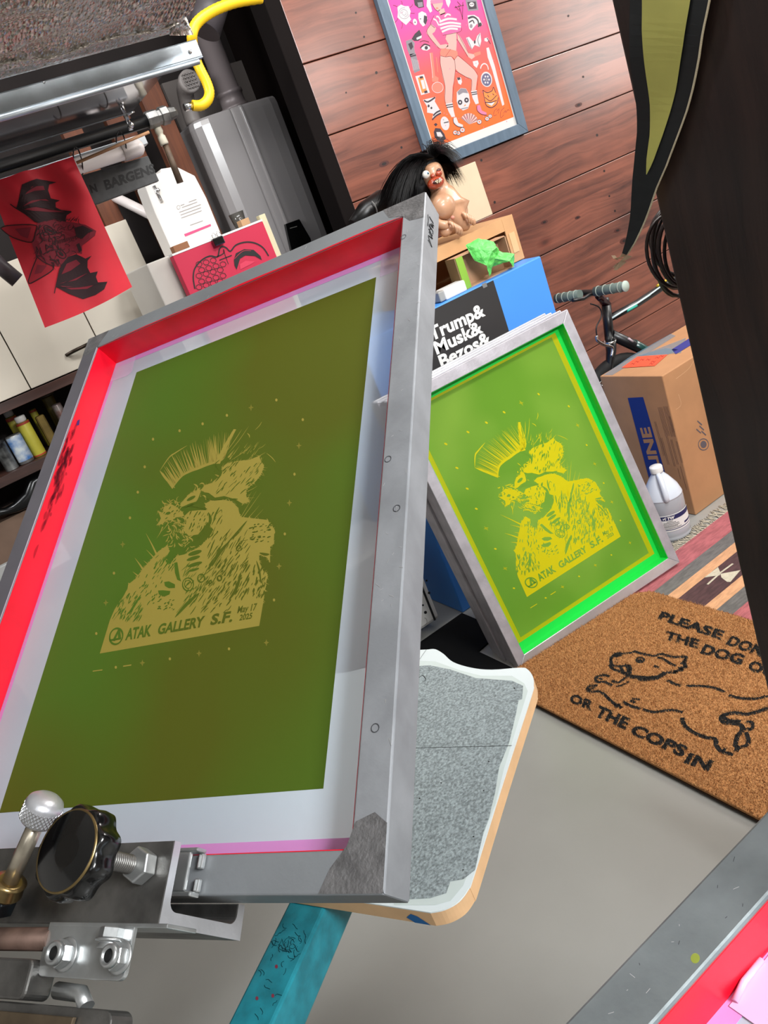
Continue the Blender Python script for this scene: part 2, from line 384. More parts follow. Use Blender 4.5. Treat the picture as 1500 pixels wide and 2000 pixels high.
# knots and nail holes of the boards
a = Art(WF, 0.0, step=0.0004)
Mk = mat('knot_dark', rgb(28, 14, 12), 0.5)
for (x, y, r) in [(695, 25, 2), (711, 72, 2), (735, 142, 2.6), (676, 181, 1.6), (757, 206, 2), (941, 593 - 300, 1), (1110, 31, 2), (1139, 150, 2), (1166, 264, 2.4), (1180, 334, 2), (940, 313, 2.4), (966, 395, 2.4), (784, 288, 2.2), (1201, 412, 2), (1190, 383, 1.8)]:
    a.ell(x, y, r, r * 1.2, 0, Mk, k=10)
for (x, y, r) in [(1063, 434, 5), (1220, 470, 7), (1128, 425, 4), (1206, 1400 - 950, 5), (750, 320, 7), (1130, 205, 5)]:
    a.ell(x, y, r * 1.5, r * 0.8, 0, mat('knot_soft', rgb(72, 34, 28), 0.45), rot=-0.4, k=14)
    a.ell(x, y, r * 0.7, r * 0.4, 1, Mk, rot=-0.4, k=12)
o = a.mb.build('board_knots', None, None, fixn=False); struct(o, 'knots and nail holes in the board wall')

# ------------------------------------------------------------------ stencil artwork shared by two screens
def punk(art, P, sw, my, mg, seed=3):
    rnd = random.Random(seed); q = lambda pts: [P(x, y) for x, y in pts]
    def pol(pts, ly, m): art.lpoly(q(pts), ly, m)
    def st(pts, w, ly, m, sm=True): art.lstroke(q(pts), w if callable(w) else w * sw, ly, m, sm)
    tap = lambda w: (lambda u: sw * w * (1 - abs(2 * u - 1) ** 2 * 0.9))
    tip = lambda w: (lambda u: sw * w * (1.05 - u))
    body = [(150, 1655), (215, 1440), (245, 1370), (330, 1235), (335, 1205), (380, 1170), (430, 1105), (470, 1060), (530, 990), (590, 950), (605, 990), (575, 1060), (600, 1080), (650, 1020), (700, 1010), (800, 960), (860, 900), (890, 850), (845, 790), (850, 735), (835, 680), (870, 660), (960, 655), (1010, 665), (1045, 700), (1068, 765), (1150, 775), (1240, 785), (1262, 810), (1288, 850), (1282, 940), (1260, 960), (1258, 1060), (1238, 1030), (1185, 1010), (1190, 1060), (1215, 1120), (1243, 1140), (1225, 1250), (1213, 1330), (1188, 1475)]
    pol(body, 0, my)
    def fray(P_, n, l0, l1, bias=None):
        for i in range(n):
            k = rnd.randrange(len(P_)); p, r_ = P_[k], P_[(k + 1) % len(P_)]; f = rnd.random(); x = p[0] + (r_[0] - p[0]) * f; y = p[1] + (r_[1] - p[1]) * f
            a = rnd.uniform(0, 6.28) if bias is None else bias + rnd.gauss(0, .35); l = rnd.uniform(l0, l1)
            st([(x - math.cos(a) * l * .4, y - math.sin(a) * l * .4), (x + rnd.uniform(-3, 3), y + rnd.uniform(-3, 3)), (x + math.cos(a) * l, y + math.sin(a) * l)], tip(rnd.uniform(3, 7)), 0, my)
    fray(body[4:40], 150, 6, 22)
    pol([(700, 760), (735, 728), (790, 722), (850, 722), (870, 770), (830, 830), (790, 880), (730, 890), (690, 850), (715, 800)], 0, my)
    pol([(530, 728), (555, 735), (570, 700), (610, 680), (650, 700), (690, 735), (700, 760), (640, 770), (620, 790), (585, 785), (560, 812), (520, 818), (535, 800), (548, 775)], 0, my)
    pol([(672, 692), (700, 650), (735, 615), (775, 600), (790, 578), (806, 590), (808, 625), (780, 665), (730, 680), (690, 700)], 0, my)
    pol([(812, 590), (830, 560), (880, 545), (930, 500), (950, 470), (945, 440), (990, 415), (1060, 400), (1120, 395), (1188, 368), (1198, 400), (1220, 430), (1205, 480), (1170, 530), (1100, 590), (1105, 640), (1125, 665), (1080, 680), (1030, 650), (960, 630), (900, 640), (860, 610), (830, 605)], 0, my)
    fray([(812, 590), (830, 560), (880, 545), (930, 500), (950, 470), (945, 440), (990, 415), (1060, 400), (1120, 395)], 60, 10, 34, -.8)
    fray([(1188, 368), (1220, 430), (1205, 480), (1170, 530), (1100, 590), (1105, 640), (1125, 665), (1080, 680)], 60, 8, 30)
    fray([(530, 728), (570, 700), (650, 700), (700, 760), (640, 770), (560, 812), (520, 818)], 40, 6, 20); fray([(672, 692), (735, 615), (800, 580), (806, 625), (730, 680)], 30, 5, 16)
    # mohawk
    bc = [(625, 580), (650, 540), (690, 495), (745, 465), (800, 445), (850, 425), (900, 410), (945, 395), (965, 375)]
    tc_ = [(541, 465), (570, 415), (610, 365), (690, 315), (760, 275), (820, 258), (880, 225), (950, 205), (1040, 182)]
    def ip(c, u):
        u *= len(c) - 1; i = min(int(u), len(c) - 2); f = u - i; return (c[i][0] * (1 - f) + c[i + 1][0] * f, c[i][1] * (1 - f) + c[i + 1][1] * f)
    for i in range(46):
        u = i / 45; p = ip(bc, u); t = ip(tc_, min(1, max(0, u + rnd.uniform(-.02, .02)))); w = rnd.choice([4, 6, 8, 11, 17])
        k = 0.82 + 0.2 * rnd.random(); t = (p[0] + (t[0] - p[0]) * k, p[1] + (t[1] - p[1]) * k)
        mdl = ((p[0] + t[0]) / 2 + rnd.uniform(-5, 5), (p[1] + t[1]) / 2 + rnd.uniform(-3, 3))
        st([p, mdl, t], tip(w), 0, my)
    st(bc, tap(22), 0, my)
    st([(541, 465), (585, 520), (640, 578)], tap(16), 0, my); st([(541, 465), (600, 380), (640, 350), (720, 300)], tap(12), 0, my)
    st([(915, 420), (960, 320), (1030, 195)], lambda u: sw * (44 - 22 * u), 0, my)
    # loose hair and spikes
    for (p, t, w) in [((950, 370), (1075, 195), 5), ((980, 360), (1120, 175), 4), ((1160, 200), (1205, 145), 5), ((1110, 220), (1125, 250), 6), ((1235, 350), (1295, 410), 4), ((1180, 325), (1230, 290), 3), ((1000, 400), (1140, 300), 4), ((1120, 400), (1230, 345), 4)]:
        st([p, ((p[0] + t[0]) / 2 + 6, (p[1] + t[1]) / 2), t], tap(w), 0, my)
    for i in range(26):
        x = rnd.uniform(930, 1180); y = rnd.uniform(330, 420) - (x - 930) * 0.1; l = rnd.uniform(15, 60)
        st([(x, y), (x + l * 0.7, y - l)], tip(rnd.uniform(3, 7)), 0, my)
    for (p, t, w) in [((520, 1010), (450, 872), 12), ((510, 1040), (452, 978), 9), ((440, 1120), (378, 1032), 14), ((400, 1150), (364, 1122), 9), ((470, 1080), (435, 1050), 8), ((900, 1010), (1208, 596), 10), ((870, 1090), (1170, 596), 9), ((920, 1020), (1215, 715), 12), ((1040, 850), (1190, 690), 7), ((1110, 600), (1180, 560), 5), ((1060, 640), (1160, 640), 5), ((1075, 690), (1140, 600), 5), ((560, 830), (520, 905), 10), ((600, 800), (540, 870), 8), ((1190, 1140), (1240, 1110), 6)]:
        st([p, ((p[0] + t[0]) / 2 + 3, (p[1] + t[1]) / 2 + 2), t], tip(w), 0, my)
    # teeth, neck and ear tangle: curled light lines
    for i in range(120):
        z = rnd.random()
        if z < 0.5: x = rnd.uniform(590, 740); y = rnd.uniform(770, 960); 
        elif z < 0.75: x = rnd.uniform(580, 680); y = rnd.uniform(650, 760)
        else: x = rnd.uniform(740, 950); y = 640 - (x - 740) * 0.75 + rnd.uniform(-45, 55)
        a = rnd.uniform(0, 6.28) if z < 0.75 else rnd.gauss(-0.8, 0.3); l = rnd.uniform(14, 34)
        pts = [(x, y)]
        for j in range(3):
            a += rnd.uniform(-.9, .9); x += math.cos(a) * l / 2; y += math.sin(a) * l / 2; pts.append((x, y))
        st(pts, tap(rnd.uniform(4, 9)), 0, my)
    for i in range(9):      # tooth row
        x = 640 + i * 12; y = 800 + i * 2
        st([(x, y), (x + 3, y + 22)], tip(9), 0, my); st([(x - 6, y + 62), (x - 2, y + 36)], tip(8), 0, my)
    # dark lines cut back over the light shapes
    G = 1
    def el(cx, cy, rx, ry, rot, m=mg, ly=G):
        art.lpoly(q([(cx + rx * math.cos(t) * math.cos(rot) - ry * math.sin(t) * math.sin(rot), cy + rx * math.cos(t) * math.sin(rot) + ry * math.sin(t) * math.cos(rot)) for t in [6.2832 * i / 16 for i in range(16)]]), ly, m)
    el(745, 645, 32, 10, -0.5); el(596, 742, 16, 9, -0.3); el(1020, 650, 30, 5, 0)
    for (x, y, rx, ry) in [(770, 1000, 46, 14), (760, 1035, 46, 12), (770, 1075, 50, 12), (765, 1110, 34, 8)]: el(x, y, rx, ry, -0.3)
    pol([(635, 1065), (655, 1060), (672, 1160), (680, 1185), (655, 1175), (640, 1130)], G, mg)
    pol([(570, 1190), (600, 1185), (640, 1205), (640, 1228), (600, 1230), (575, 1215)], G, mg)
    pol([(530, 1245), (560, 1243), (610, 1248), (605, 1270), (570, 1285), (535, 1270)], G, mg)
    def rg(cx, cy, r, w, ly=G, m=mg): st([(cx + r * 0.85 * math.cos(t), cy + r * math.sin(t)) for t in [6.2832 * i / 20 for i in range(21)]], w, ly, m, False)
    rg(725, 1205, 42, 7); rg(725, 1205, 26, 5); st([(710, 1220), (722, 1200), (735, 1190)], 7, G, mg); rg(810, 1165, 26, 8); rg(930, 1165, 16, 10); rg(870, 1190, 10, 8); rg(1055, 970, 18, 6)
    for (x0, x1, y0, y1, a0, n, l0, l1) in [(240, 420, 1260, 1440, 1.05, 90, 20, 60), (500, 640, 1010, 1130, 1.0, 34, 15, 50), (700, 1000, 1080, 1380, 0.95, 130, 20, 75), (860, 1120, 860, 1100, 1.0, 90, 25, 90), (1000, 1120, 1080, 1300, 1.1, 50, 20, 70), (1140, 1230, 1080, 1290, 1.3, 45, 15, 45), (1130, 1270, 810, 930, 0.3, 45, 10, 28), (900, 1200, 400, 620, 0.9, 70, 15, 60), (560, 680, 690, 780, 0.8, 12, 10, 25), (720, 860, 730, 870, 1.1, 30, 10, 40), (860, 960, 700, 800, 1.0, 6, 30, 70), (400, 560, 1130, 1330, 1.0, 30, 15, 45), (500, 640, 1300, 1380, 0.5, 25, 8, 22)]:
        for i in range(n):
            x = rnd.uniform(x0, x1); y = rnd.uniform(y0, y1); a = -(a0 + rnd.gauss(0, 0.12)); l = rnd.uniform(l0, l1) / 2
            st([(x - math.cos(a) * l, y - math.sin(a) * l), (x + rnd.uniform(-3, 3), y), (x + math.cos(a) * l, y + math.sin(a) * l)], tap(rnd.uniform(4, 10)), G, mg)
    for (pts, w) in [([(560, 1110), (600, 1060), (650, 1010)], 10), ([(640, 930), (600, 1010), (560, 1060)], 16), ([(690, 980), (720, 960), (800, 900)], 22), ([(780, 905), (840, 850), (870, 790), (860, 740)], 24), ([(890, 800), (905, 750), (930, 700)], 14), ([(900, 760), (940, 720), (945, 740)], 5), ([(640, 1420), (720, 1330), (800, 1260)], 26), ([(650, 1390), (700, 1330)], 30), ([(880, 1090), (930, 1000), (1000, 920)], 26), ([(960, 960), (1060, 850), (1110, 790)], 16), ([(990, 1310), (1040, 1230), (1070, 1130)], 22), ([(1060, 925), (1115, 915)], 26), ([(1190, 1000), (1230, 1010), (1255, 1010)], 14), ([(340, 1400), (370, 1350), (420, 1270)], 20), ([(240, 1440), (270, 1400)], 22), ([(345, 1440), (360, 1370)], 24), ([(1170, 1050), (1190, 1120), (1200, 1200)], 10), ([(905, 430), (940, 480), (900, 540)], 16), ([(690, 700), (760, 690), (850, 715)], 18), ([(810, 600), (780, 670), (700, 705)], 12), ([(1130, 480), (1190, 410)], 16), ([(830, 640), (900, 655), (980, 640)], 9)]:
        st(pts, tap(w), G, mg)
    # lettering
    T = G + 1
    fP = lambda x, y: P(x, y)
    def txt(s_, p0, p1, pt, bold): 
        old = art.P; art.P = P; art.text(s_, p0, p1, pt, T, mg, bold); art.P = old
    txt('ATAK', (316, 1566), (482, 1538), (330, 1492), 0.035)
    txt('GALLERY', (524, 1530), (824, 1478), (540, 1462), 0.035)
    txt('S.F.', (868, 1468), (1012, 1445), (886, 1398), 0.035)
    txt('May 17', (1046, 1392), (1168, 1372), (1056, 1346), 0.02)
    txt('2025', (1058, 1440), (1140, 1426), (1066, 1402), 0.02)
    rgo = [(258 + 42 * math.cos(t) + 6 * -math.sin(t), 1543 + 52 * math.sin(t)) for t in [6.2832 * i / 24 for i in range(25)]]
    st(rgo, 10, T, mg, False)
    pol([(232, 1572), (270, 1500), (284, 1500), (290, 1562), (272, 1564), (268, 1528), (250, 1574)], T, mg)
    st([(215, 1570), (290, 1556)], 11, T, mg)
    for (x, y) in [(978, 105), (670, 205), (443, 440), (398, 605), (347, 772), (243, 1132), (128, 1525), (255, 1745), (607, 1690), (992, 1625), (1285, 1307), (1355, 877), (1418, 488), (1472, 133), (1300, 5), (820, 160), (497, 260)]:
        art.lpoly(q([(x + 8 * math.cos(t), y + 10 * math.sin(t)) for t in [6.28 * i / 8 for i in range(8)]]), 1, my)
    for (x, y) in [(1135, 55), (1447, 303), (1385, 675), (1318, 1088), (1235, 1585), (797, 1655), (428, 1717), (300, 945), (190, 1325)]:
        st([(x - 16, y), (x + 16, y - 2)], 2.5, 1, my); st([(x, y - 20), (x, y + 20)], 2.5, 1, my); rg(x, y, 9, 2, 1, my)
    st([(105, 1770), (168, 1762)], 6, 1, my); st([(303, 1738), (356, 1730)], 7, 1, my)

# ------------------------------------------------------------------ foreground screen in the press clamp
W1, H1, TW, TD = 0.584, 0.787, 0.0305, 0.039
F1 = Fr((0.2497, 1.3223, CAMZ - 0.0435), (0.6179, -0.7853, 0.0391), (-0.6602, -0.5452, -0.5167))
def frame_bars(mb_of, fr, W, H, tw, td, top=TW):
    """four mitred square tubes"""
    o = [(0, 0), (W, 0), (W, H), (0, H)]; i = [(tw, top), (W - tw, top), (W - tw, H - tw), (tw, H - tw)]
    for k in range(4):
        j = (k + 1) % 4
        mb_of(k).prism([o[k], o[j], i[j], i[k]], 0, td, fr)
def make_screen(name, fr, W, H, tw, td, label, mats, inner, art_fn=None, emul=None, band=None, tape=None, group=None):
    base = fr.pt(W / 2, H, td / 2)
    root = thing(name, base, label, 'screen', group)
    for k, nm in enumerate(['top_bar', 'side_bar', 'bottom_bar', 'side_bar']):
        o = [(0, 0), (W, 0), (W, H), (0, H)]; i = [(tw, tw), (W - tw, tw), (W - tw, H - tw), (tw, H - tw)]; j = (k + 1) % 4
        MB().prism([o[k], o[j], i[j], i[k]], 0, td, fr).build(nm, mats[k], root, bevel=0.0016)
    e = 0.0007
    m = MB()       # liner on the four inner faces
    for k in range(4):
        i = [(tw, tw), (W - tw, tw), (W - tw, H - tw), (tw, H - tw)]; q = [(tw + e, tw + e), (W - tw - e, tw + e), (W - tw - e, H - tw - e), (tw + e, H - tw - e)]; j = (k + 1) % 4
        m.prism([i[k], i[j], q[j], q[k]], inner[1], td - 0.0004, fr)
    m.build('inner_tape', inner[0], root)
    return root
root1 = make_screen('printing_screen', F1, W1, H1, TW, TD, 'large tilted aluminium screen in the foreground, dull olive stencil, red tape inside', [M_alu, mat('aluminium_side', rgb(160, 162, 166), 0.5, 0.4, var=0.12, vscale=20, stretch=(1, 1, 1), bump=.12, bscale=160), M_alu, mat('aluminium_dark', rgb(108, 104, 110), 0.55, 0.4, var=0.08, vscale=20)], (M_redtape, 0.0015))
# mesh sheet with emulsion, stencil, tapes
eTL = F1.hit(268, 718, TD); eTR = F1.hit(733, 552, TD); eBR = F1.hit(632, 1537, TD); eBL = F1.hit(0, 1590, TD)
ex0 = (eTL[0] + eBL[0]) / 2; ex1 = (eTR[0] + eBR[0]) / 2; ey0 = (eTL[1] + eTR[1]) / 2; ey1 = (eBL[1] + eBR[1]) / 2
print('emulsion rect', ex0, ex1, ey0, ey1)
def rect(x0, y0, x1, y1): return [(x0, y0), (x1, y0), (x1, y1), (x0, y1)]
m = MB(); g = 0.002
for r in [rect(g, g, W1 - g, ey0), rect(g, ey1, W1 - g, H1 - g), rect(g, ey0, ex0, ey1), rect(ex1, ey0, W1 - g, ey1)]: m.add([F1.pt(x, y, TD + 0.0003) for x, y in r], [(0, 1, 2, 3)])
tag(m.build('mesh', M_mesh, root1), 'pale open mesh around the stencil')
m = MB(); m.prism(rect(ex0, ey0, ex1, ey1), TD, TD + 0.0003, F1); tag(m.build('emulsion', M_emul, root1), 'dull olive green emulsion coating')
a = Art(F1, TD); P1 = crop(150, 780, 3.3333)(a.P)
sc1 = (Vector(P1(1188, 1475)) - Vector(P1(150, 1655))).length / 1053
punk(a, P1, sc1, M_sten, M_emul); a.build('stencil_image', root1, 'ochre skull with mohawk above the gallery lettering')
# tapes on the mesh edge
a = Art(F1, TD, step=0.00015)
L0 = TW + 0.0007
a.lpoly(rect(L0, L0, W1 - L0, L0 + 0.010), 0, M_meshpk); a.lpoly(rect(L0, L0 + .010, L0 + 0.006, H1 - L0 - .012), 0, M_meshpk); a.lpoly(rect(L0, H1 - L0 - 0.016, W1 - L0, H1 - L0), 0, M_meshpk)
for (x, y, w_, h_) in [(L0 - .001, L0 - .001, 0.045, 0.04), (W1 - L0 - 0.05, L0 - .001, 0.05, 0.045)]:
    a.lpoly([(x, y), (x + w_ * .95, y + .002), (x + w_, y + h_ * .9), (x + w_ * .8, y + h_), (x, y + h_ * .97)], 1, M_meshcl)
a.build('edge_tape', root1, 'sheer pink tape along the mesh edge')
# smudges on the red tape of the left inner face, pale line where the tape meets the bar
FI = Fr(F1.pt(TW + .0009, 0, 0), F1.n, F1.b)
a = Art(FI, 0.0, step=.00015)
Msm = mixshade('ink_smudge', rgb(105, 18, 34), 0.3)
rnd = random.Random(5)
for i in range(90):
    y = 0.245 + rnd.gauss(0, 0.035); x = .010 + rnd.gauss(0, 0.004) + (y - .245) * .05; l = rnd.uniform(0.006, 0.028)
    x = min(max(x, .003), .024)
    a.lstroke([(x, y), (x + rnd.uniform(-.001, .001), y + l / 2), (x, y + l)], lambda u: 0.0034 * (1 - abs(2 * u - 1) ** 2) + 0.0003, 1, Msm)
a.lpoly([(.008, .168), (.011, .163), (.013, .172), (.009, .176)], 2, mat('violet_ink', rgb(60, 20, 90), 0.5))
a.build('tape_smudge', root1, 'dark smudge on the red tape')
a = Art(F1, 0.0, step=0.0002); a.lstroke([(TW - .0006, TW), (TW - .0006, H1 * .5), (TW - .0006, H1 - TW)], 0.0016, 1, mat('edge_line', rgb(225, 205, 220), 0.3), False)
a.build('edge_line', root1, 'pale line where the red tape meets the left bar')
# top bar: irregular red edge and marks; weld grinding at corners
a = Art(F1, 0.0, step=0.0002)
a.lpoly([(TW + .005, TW + .0005), (TW + .1, TW - .002), (TW + .2, TW - .001), (TW + .27, TW - .0045), (TW + .36, TW - .002), (W1 - TW - .03, TW - .003), (W1 - TW, TW + .0005)], 0, mat('red_tape_dark', rgb(205, 16, 40), 0.4))
Mg = mat('ground_metal', rgb(120, 118, 118), 0.6, 0.5, var=0.25, vscale=60, bump=0.5, bscale=300)
Mscr = mat('scratch', rgb(230, 230, 230), 0.3, 0.6)
for pts in [[(W1 - 0.055, H1 - .001), (W1 - .047, H1 - .018), (W1 - .034, H1 - .033), (W1 - .028, H1 - .05), (W1 - .012, H1 - .056), (W1 - .001, H1 - .048), (W1 - .001, H1 - .001)], [(0.001, .001), (.045, .001), (.035, .02), (TW, TW), (.014, .04), (.001, .036)], [(W1 - .06, .001), (W1 - .001, .001), (W1 - .001, .05), (W1 - .02, .045), (W1 - TW, TW), (W1 - .05, .022)]]:
    a.lpoly(pts, 0, Mg)
for i in range(34):
    if rnd.random() < .7: x = W1 - rnd.uniform(.003, .028); y = rnd.uniform(.06, H1 - .06)
    else: x = rnd.uniform(.05, W1 - .08); y = rnd.choice([rnd.uniform(.004, .026), H1 - rnd.uniform(.004, .026)])
    an = rnd.uniform(0, 3.1); l = rnd.uniform(.002, .007)
    a.lstroke([(x, y), (x + l * math.cos(an), y + l * math.sin(an))], 0.0004, 1, Mscr, False)
for (px, py) in [(758, 897), (775, 993), (733, 1422), (788, 463)]:
    x, y = F1.hit(px, py, 0); a.lstroke([(x + .0035 * math.cos(t), y + .0035 * math.sin(t)) for t in [6.3 * i / 12 for i in range(13)]], .0007, 1, mat('scratch_dark', rgb(60, 60, 64), .5), False)
a.build('weld_marks', root1)
# marker scribble on the outer side of the right bar
FS = Fr(F1.pt(W1 + 0.0002, 0, 0), F1.n, F1.b)
a = Art(FS, 0.0, P=None)
a2 = MB()
def sidep(s_, t_): return F1.pt(W1 + 0.0005, s_, t_)
for pts in [[(.035, .012), (.035, .022), (.039, .024), (.041, .018), (.044, .023), (.046, .014)], [(.050, .012), (.050, .023), (.055, .023)], [(.052, .012), (.052, .018), (.058, .012), (.060, .022)], [(.062, .013), (.064, .023), (.070, .012)], [(.072, .012), (.080, .022), (.078, .012)], [(.036, .008), (.044, .010), (.056, .009)]]:
    a2.tube([sidep(x, y) for x, y in pts], 0.0005, M_ink, seg=5)
a2.build('marker_scribble', None, root1)

# ------------------------------------------------------------------ press head holding the screen (axes of the screen frame)
hx = 0.418
press = thing('printing_press', F1.pt(hx - .1, 0.99, 0.0), 'worn steel printing press head gripping the foreground screen, with teal arm and white topped platen', 'printing press')
m = MB(); prof = [(.7535, -.040), (.7535, -.0325)] + [(.802 - .008 + .008 * math.sin(t), -.0325 + .008 - .008 * math.cos(t)) for t in [math.pi / 2 * i / 6 for i in range(7)]] + [(.802 - .008 + .008 * math.cos(t), .0485 - .008 + .008 * math.sin(t)) for t in [math.pi / 2 * i / 6 for i in range(7)]] + [(.786, .0485), (.786, .057), (.8125, .057), (.8125, -.040)]
k = len(prof); P = [F1.pt(-.30, y, n_) for y, n_ in prof] + [F1.pt(hx, y, n_) for y, n_ in prof]
m.add(P, [tuple(range(k)), tuple(range(2 * k - 1, k - 1, -1))] + [(i, (i + 1) % k, k + (i + 1) % k, k + i) for i in range(k)])
pr = m.build('clamp_channel', M_steel, press, bevel=0.0008)
P = [F1.pt(hx + .0004, y, n_) for y, n_ in prof]; m = MB(); m.add(P, [tuple(range(k))]); m.build('sawn_end', M_alub, pr, fixn=False)
m = MB(); m.prism([(.385, .753), (hx, .753), (hx, .756), (hx - .004, .7565), (.385, .7565)], -.0125, -.001, F1)
m.prism([(.385, .785), (hx, .785), (hx, .789), (.385, .789)], -.0125, -.001, F1)
m.prism([(.385, .7565), (.412, .7565), (.412, .785), (.385, .785)], -.0135, -.0095, F1)
m.prism([(hx - .004, .7565), (hx + .001, .7565), (hx + .001, .768), (hx - .004, .768)], -.006, -.001, F1)
m.prism([(hx - .004, .775), (hx + .001, .775), (hx + .001, .785), (hx - .004, .785)], -.006, -.001, F1)
m.build('pressure_bar', M_zinc, pr, bevel=0.0012)
def nut(mb, c, ax, r, h, m=None, up=None): mb.lathe(c, ax, [(r * .92, 0), (r, h * .1), (r, h * .9), (r * .92, h)], m, seg=6, smooth=False, up=up); return mb
m = MB(); nut(m, F1.pt(.393, .772, -.040), -F1.n, .0135, .012); m.build('hex_nut', M_zinc, pr, bevel=0.0006)
m = MB(); m.tube([F1.pt(.390, .772, -.02), F1.pt(.3835, .772, -.088)], .0065)
for i in range(18): m.lathe(F1.pt(.3885 - .00028 * i, .772, -.052 - .0017 * i), -F1.n, [(.0062, 0), (.0072, .0008), (.0062, .0016)], None, seg=20)
m.build('threaded_bolt', M_steel, pr)
kn = MB(); lob = lambda a: 1 + 0.055 * math.cos(a * 9)
kn.lathe(F1.pt(.381, .772, -.083), -F1.n, [(.010, 0), (.022, .001), (.0315, .006), (.0325, .014), (.0315, .022), (.0295, .025)], None, seg=108, sq=lob)
kn.build('clamp_knob', M_plasticblk, pr)
m = MB(); m.lathe(F1.pt(.381, .772, -.1082), -F1.n, [(.0287, 0), (.0272, .0012), (.001, -.0008)], None, seg=64); m.build('knob_face', mat('knob_black', rgb(5, 5, 6), 0.08, coat=1.0), pr)
m = MB(); m.lathe(F1.pt(.381, .772, -.1080), -F1.n, [(.0291, 0), (.0285, .0015), (.0272, .0010)], None, seg=64, cap=False); m.build('knob_rim', M_brass, pr)
# angle bracket below with lock nuts
m = MB(); R_ = .006
def rr(x0, y0, x1, y1, r, k=5):
    P = []
    for (cx_, cy_, a0) in [(x1 - r, y0 + r, -90), (x1 - r, y1 - r, 0), (x0 + r, y1 - r, 90), (x0 + r, y0 + r, 180)]:
        for i in range(k + 1):
            t = math.radians(a0 + 90 * i / k); P.append((cx_ + r * math.cos(t), cy_ + r * math.sin(t)))
    return P
m.prism([(.316, .8145), (.4065, .8145)] + rr(.316, .8145, .4065, .849, R_)[6:18], -.052, -.048, F1)
m.prism([(.316, .8122), (.4380, .8122), (.4380, .8152), (.316, .8152)], -.052, -.020, F1)
br_ = m.build('angle_bracket', M_zinc, press, bevel=0.0006)
def locknut(c, ax, s=1.0, nm='lock_nut'):
    m = MB(); m.lathe(c, ax, [(.0118 * s, 0), (.0118 * s, .0015 * s), (.0090 * s, .0016 * s)], M_zinc, seg=28)
    nut(m, Vector(c) + Vector(ax) * .0016 * s, ax, .0098 * s, .008 * s, M_zinc)
    m.lathe(Vector(c) + Vector(ax) * .0096 * s, ax, [(.0086 * s, 0), (.0082 * s, .003 * s), (.0072 * s, .0042 * s), (.0052 * s, .0040 * s), (.005 * s, .0022 * s)], M_zinc, seg=28)
    m.lathe(Vector(c) + Vector(ax) * .0096 * s, ax, [(.0048 * s, 0), (.0047 * s, .0024 * s), (.0001, .0026 * s)], M_black, seg=20)
    return m.build(nm, None, br_)
locknut(F1.pt(.343, .834, -.052), -F1.n); locknut(F1.pt(.403, .8345, -.056), -F1.n, 0.95)
m = MB(); c0 = F1.pt(.390, .8155, -.056); nut(m, c0, F1.b, .0095, .0075); m.lathe(F1.pt(.390, .823, -.056), F1.b, [(.011, 0), (.011, .0018), (.008, .002), (.008, .0035), (.009, .004), (.008, .005), (.009, .006), (.008, .007)], None, seg=24)
m.build('hex_bolt', M_zinc, br_)
# knurled spring plunger standing on the channel
c0 = F1.hit(12, 1740, -.06); c1 = F1.hit(88, 1570, -.085)
pA = F1.pt(c0[0], c0[1], -.06); pB = F1.pt(c1[0], c1[1], -.085); dr = (pB - pA).normalized(); Lp = (pB - pA).length
kp = MB().lathe(pA + dr * .0, dr, [(.0066, 0), (.0066, Lp - .012)], None, seg=28).build('spring_plunger', mat('shaft_steel', rgb(196, 186, 168), .3, .85, var=.15, vscale=50), press)
km = MB(); km.lathe(pA + dr * (Lp - .017), dr, [(.007, 0), (.0135, .001), (.0152, .003), (.0152, .0165), (.0142, .0195), (.011, .0222), (.006, .0238), (.0005, .0242)], None, seg=48); km.build('knurled_knob', M_alub, kp)
m = MB(); u_ = dr.orthogonal().normalized(); w_ = dr.cross(u_)
for sgn in (1, -1):
    for i in range(30):
        P = []
        for j in range(9):
            an = 2 * math.pi * i / 30 + sgn * j * 0.075; P.append(pA + dr * (Lp - .0135 + j * .00145) + (u_ * math.cos(an) + w_ * math.sin(an)) * .0153)
        m.tube(P, .00042, None, seg=4, cap=False)
m.build('knurling', M_chrome, kp)
MB().lathe(pA + dr * -.004, dr, [(.009, 0), (.0125, .001), (.0135, .003), (.0125, .011), (.0135, .013), (.009, .014)], None, seg=32).build('collar', M_brass, kp)
m = MB(); nut(m, pA - dr * .018, dr, .0125, .014); m.build('jam_nut', mat('black_oxide', rgb(40, 42, 46), .35, .8), kp, bevel=.0006)
# lower press arm pieces in the corner
lw = press
MB().tube([F1.pt(.05, .828, -.048), F1.pt(.318, .8235, -.046)], .0085).build('pivot_shaft', mat('rusty_rod', rgb(110, 88, 78), .5, .6, var=.3, vscale=40), lw)
MB().prism(rr(.10, .838, .318, .865, .006), -.06, -.035, F1).build('pivot_block', M_steel, lw, bevel=.002)
m = MB(); m.prism(rr(.05, .8665, .401, .99, .008), -.050, -.028, F1); m.build('lower_channel', M_steel, lw, bevel=.001)
m = MB(); m.prism([(.05, .8725), (.368, .8725), (.366, .885), (.338, .897), (.05, .91)], -.054, -.0505, F1); m.build('lower_lip', mat('bronzed_steel', rgb(128, 112, 92), .4, .8, var=.2, vscale=30), lw, bevel=.0006)
m = MB(); m.tube([F1.pt(.334, .857, -.044), F1.pt(.36, .858, -.044), F1.pt(.368, .866, -.044)], .006); m.build('spring_clip', M_zinc, lw)
m = MB(); nut(m, F1.pt(.313, .892, -.054), -F1.n, .012, .012); m.build('clamp_nut', M_zinc, lw, bevel=.0008)
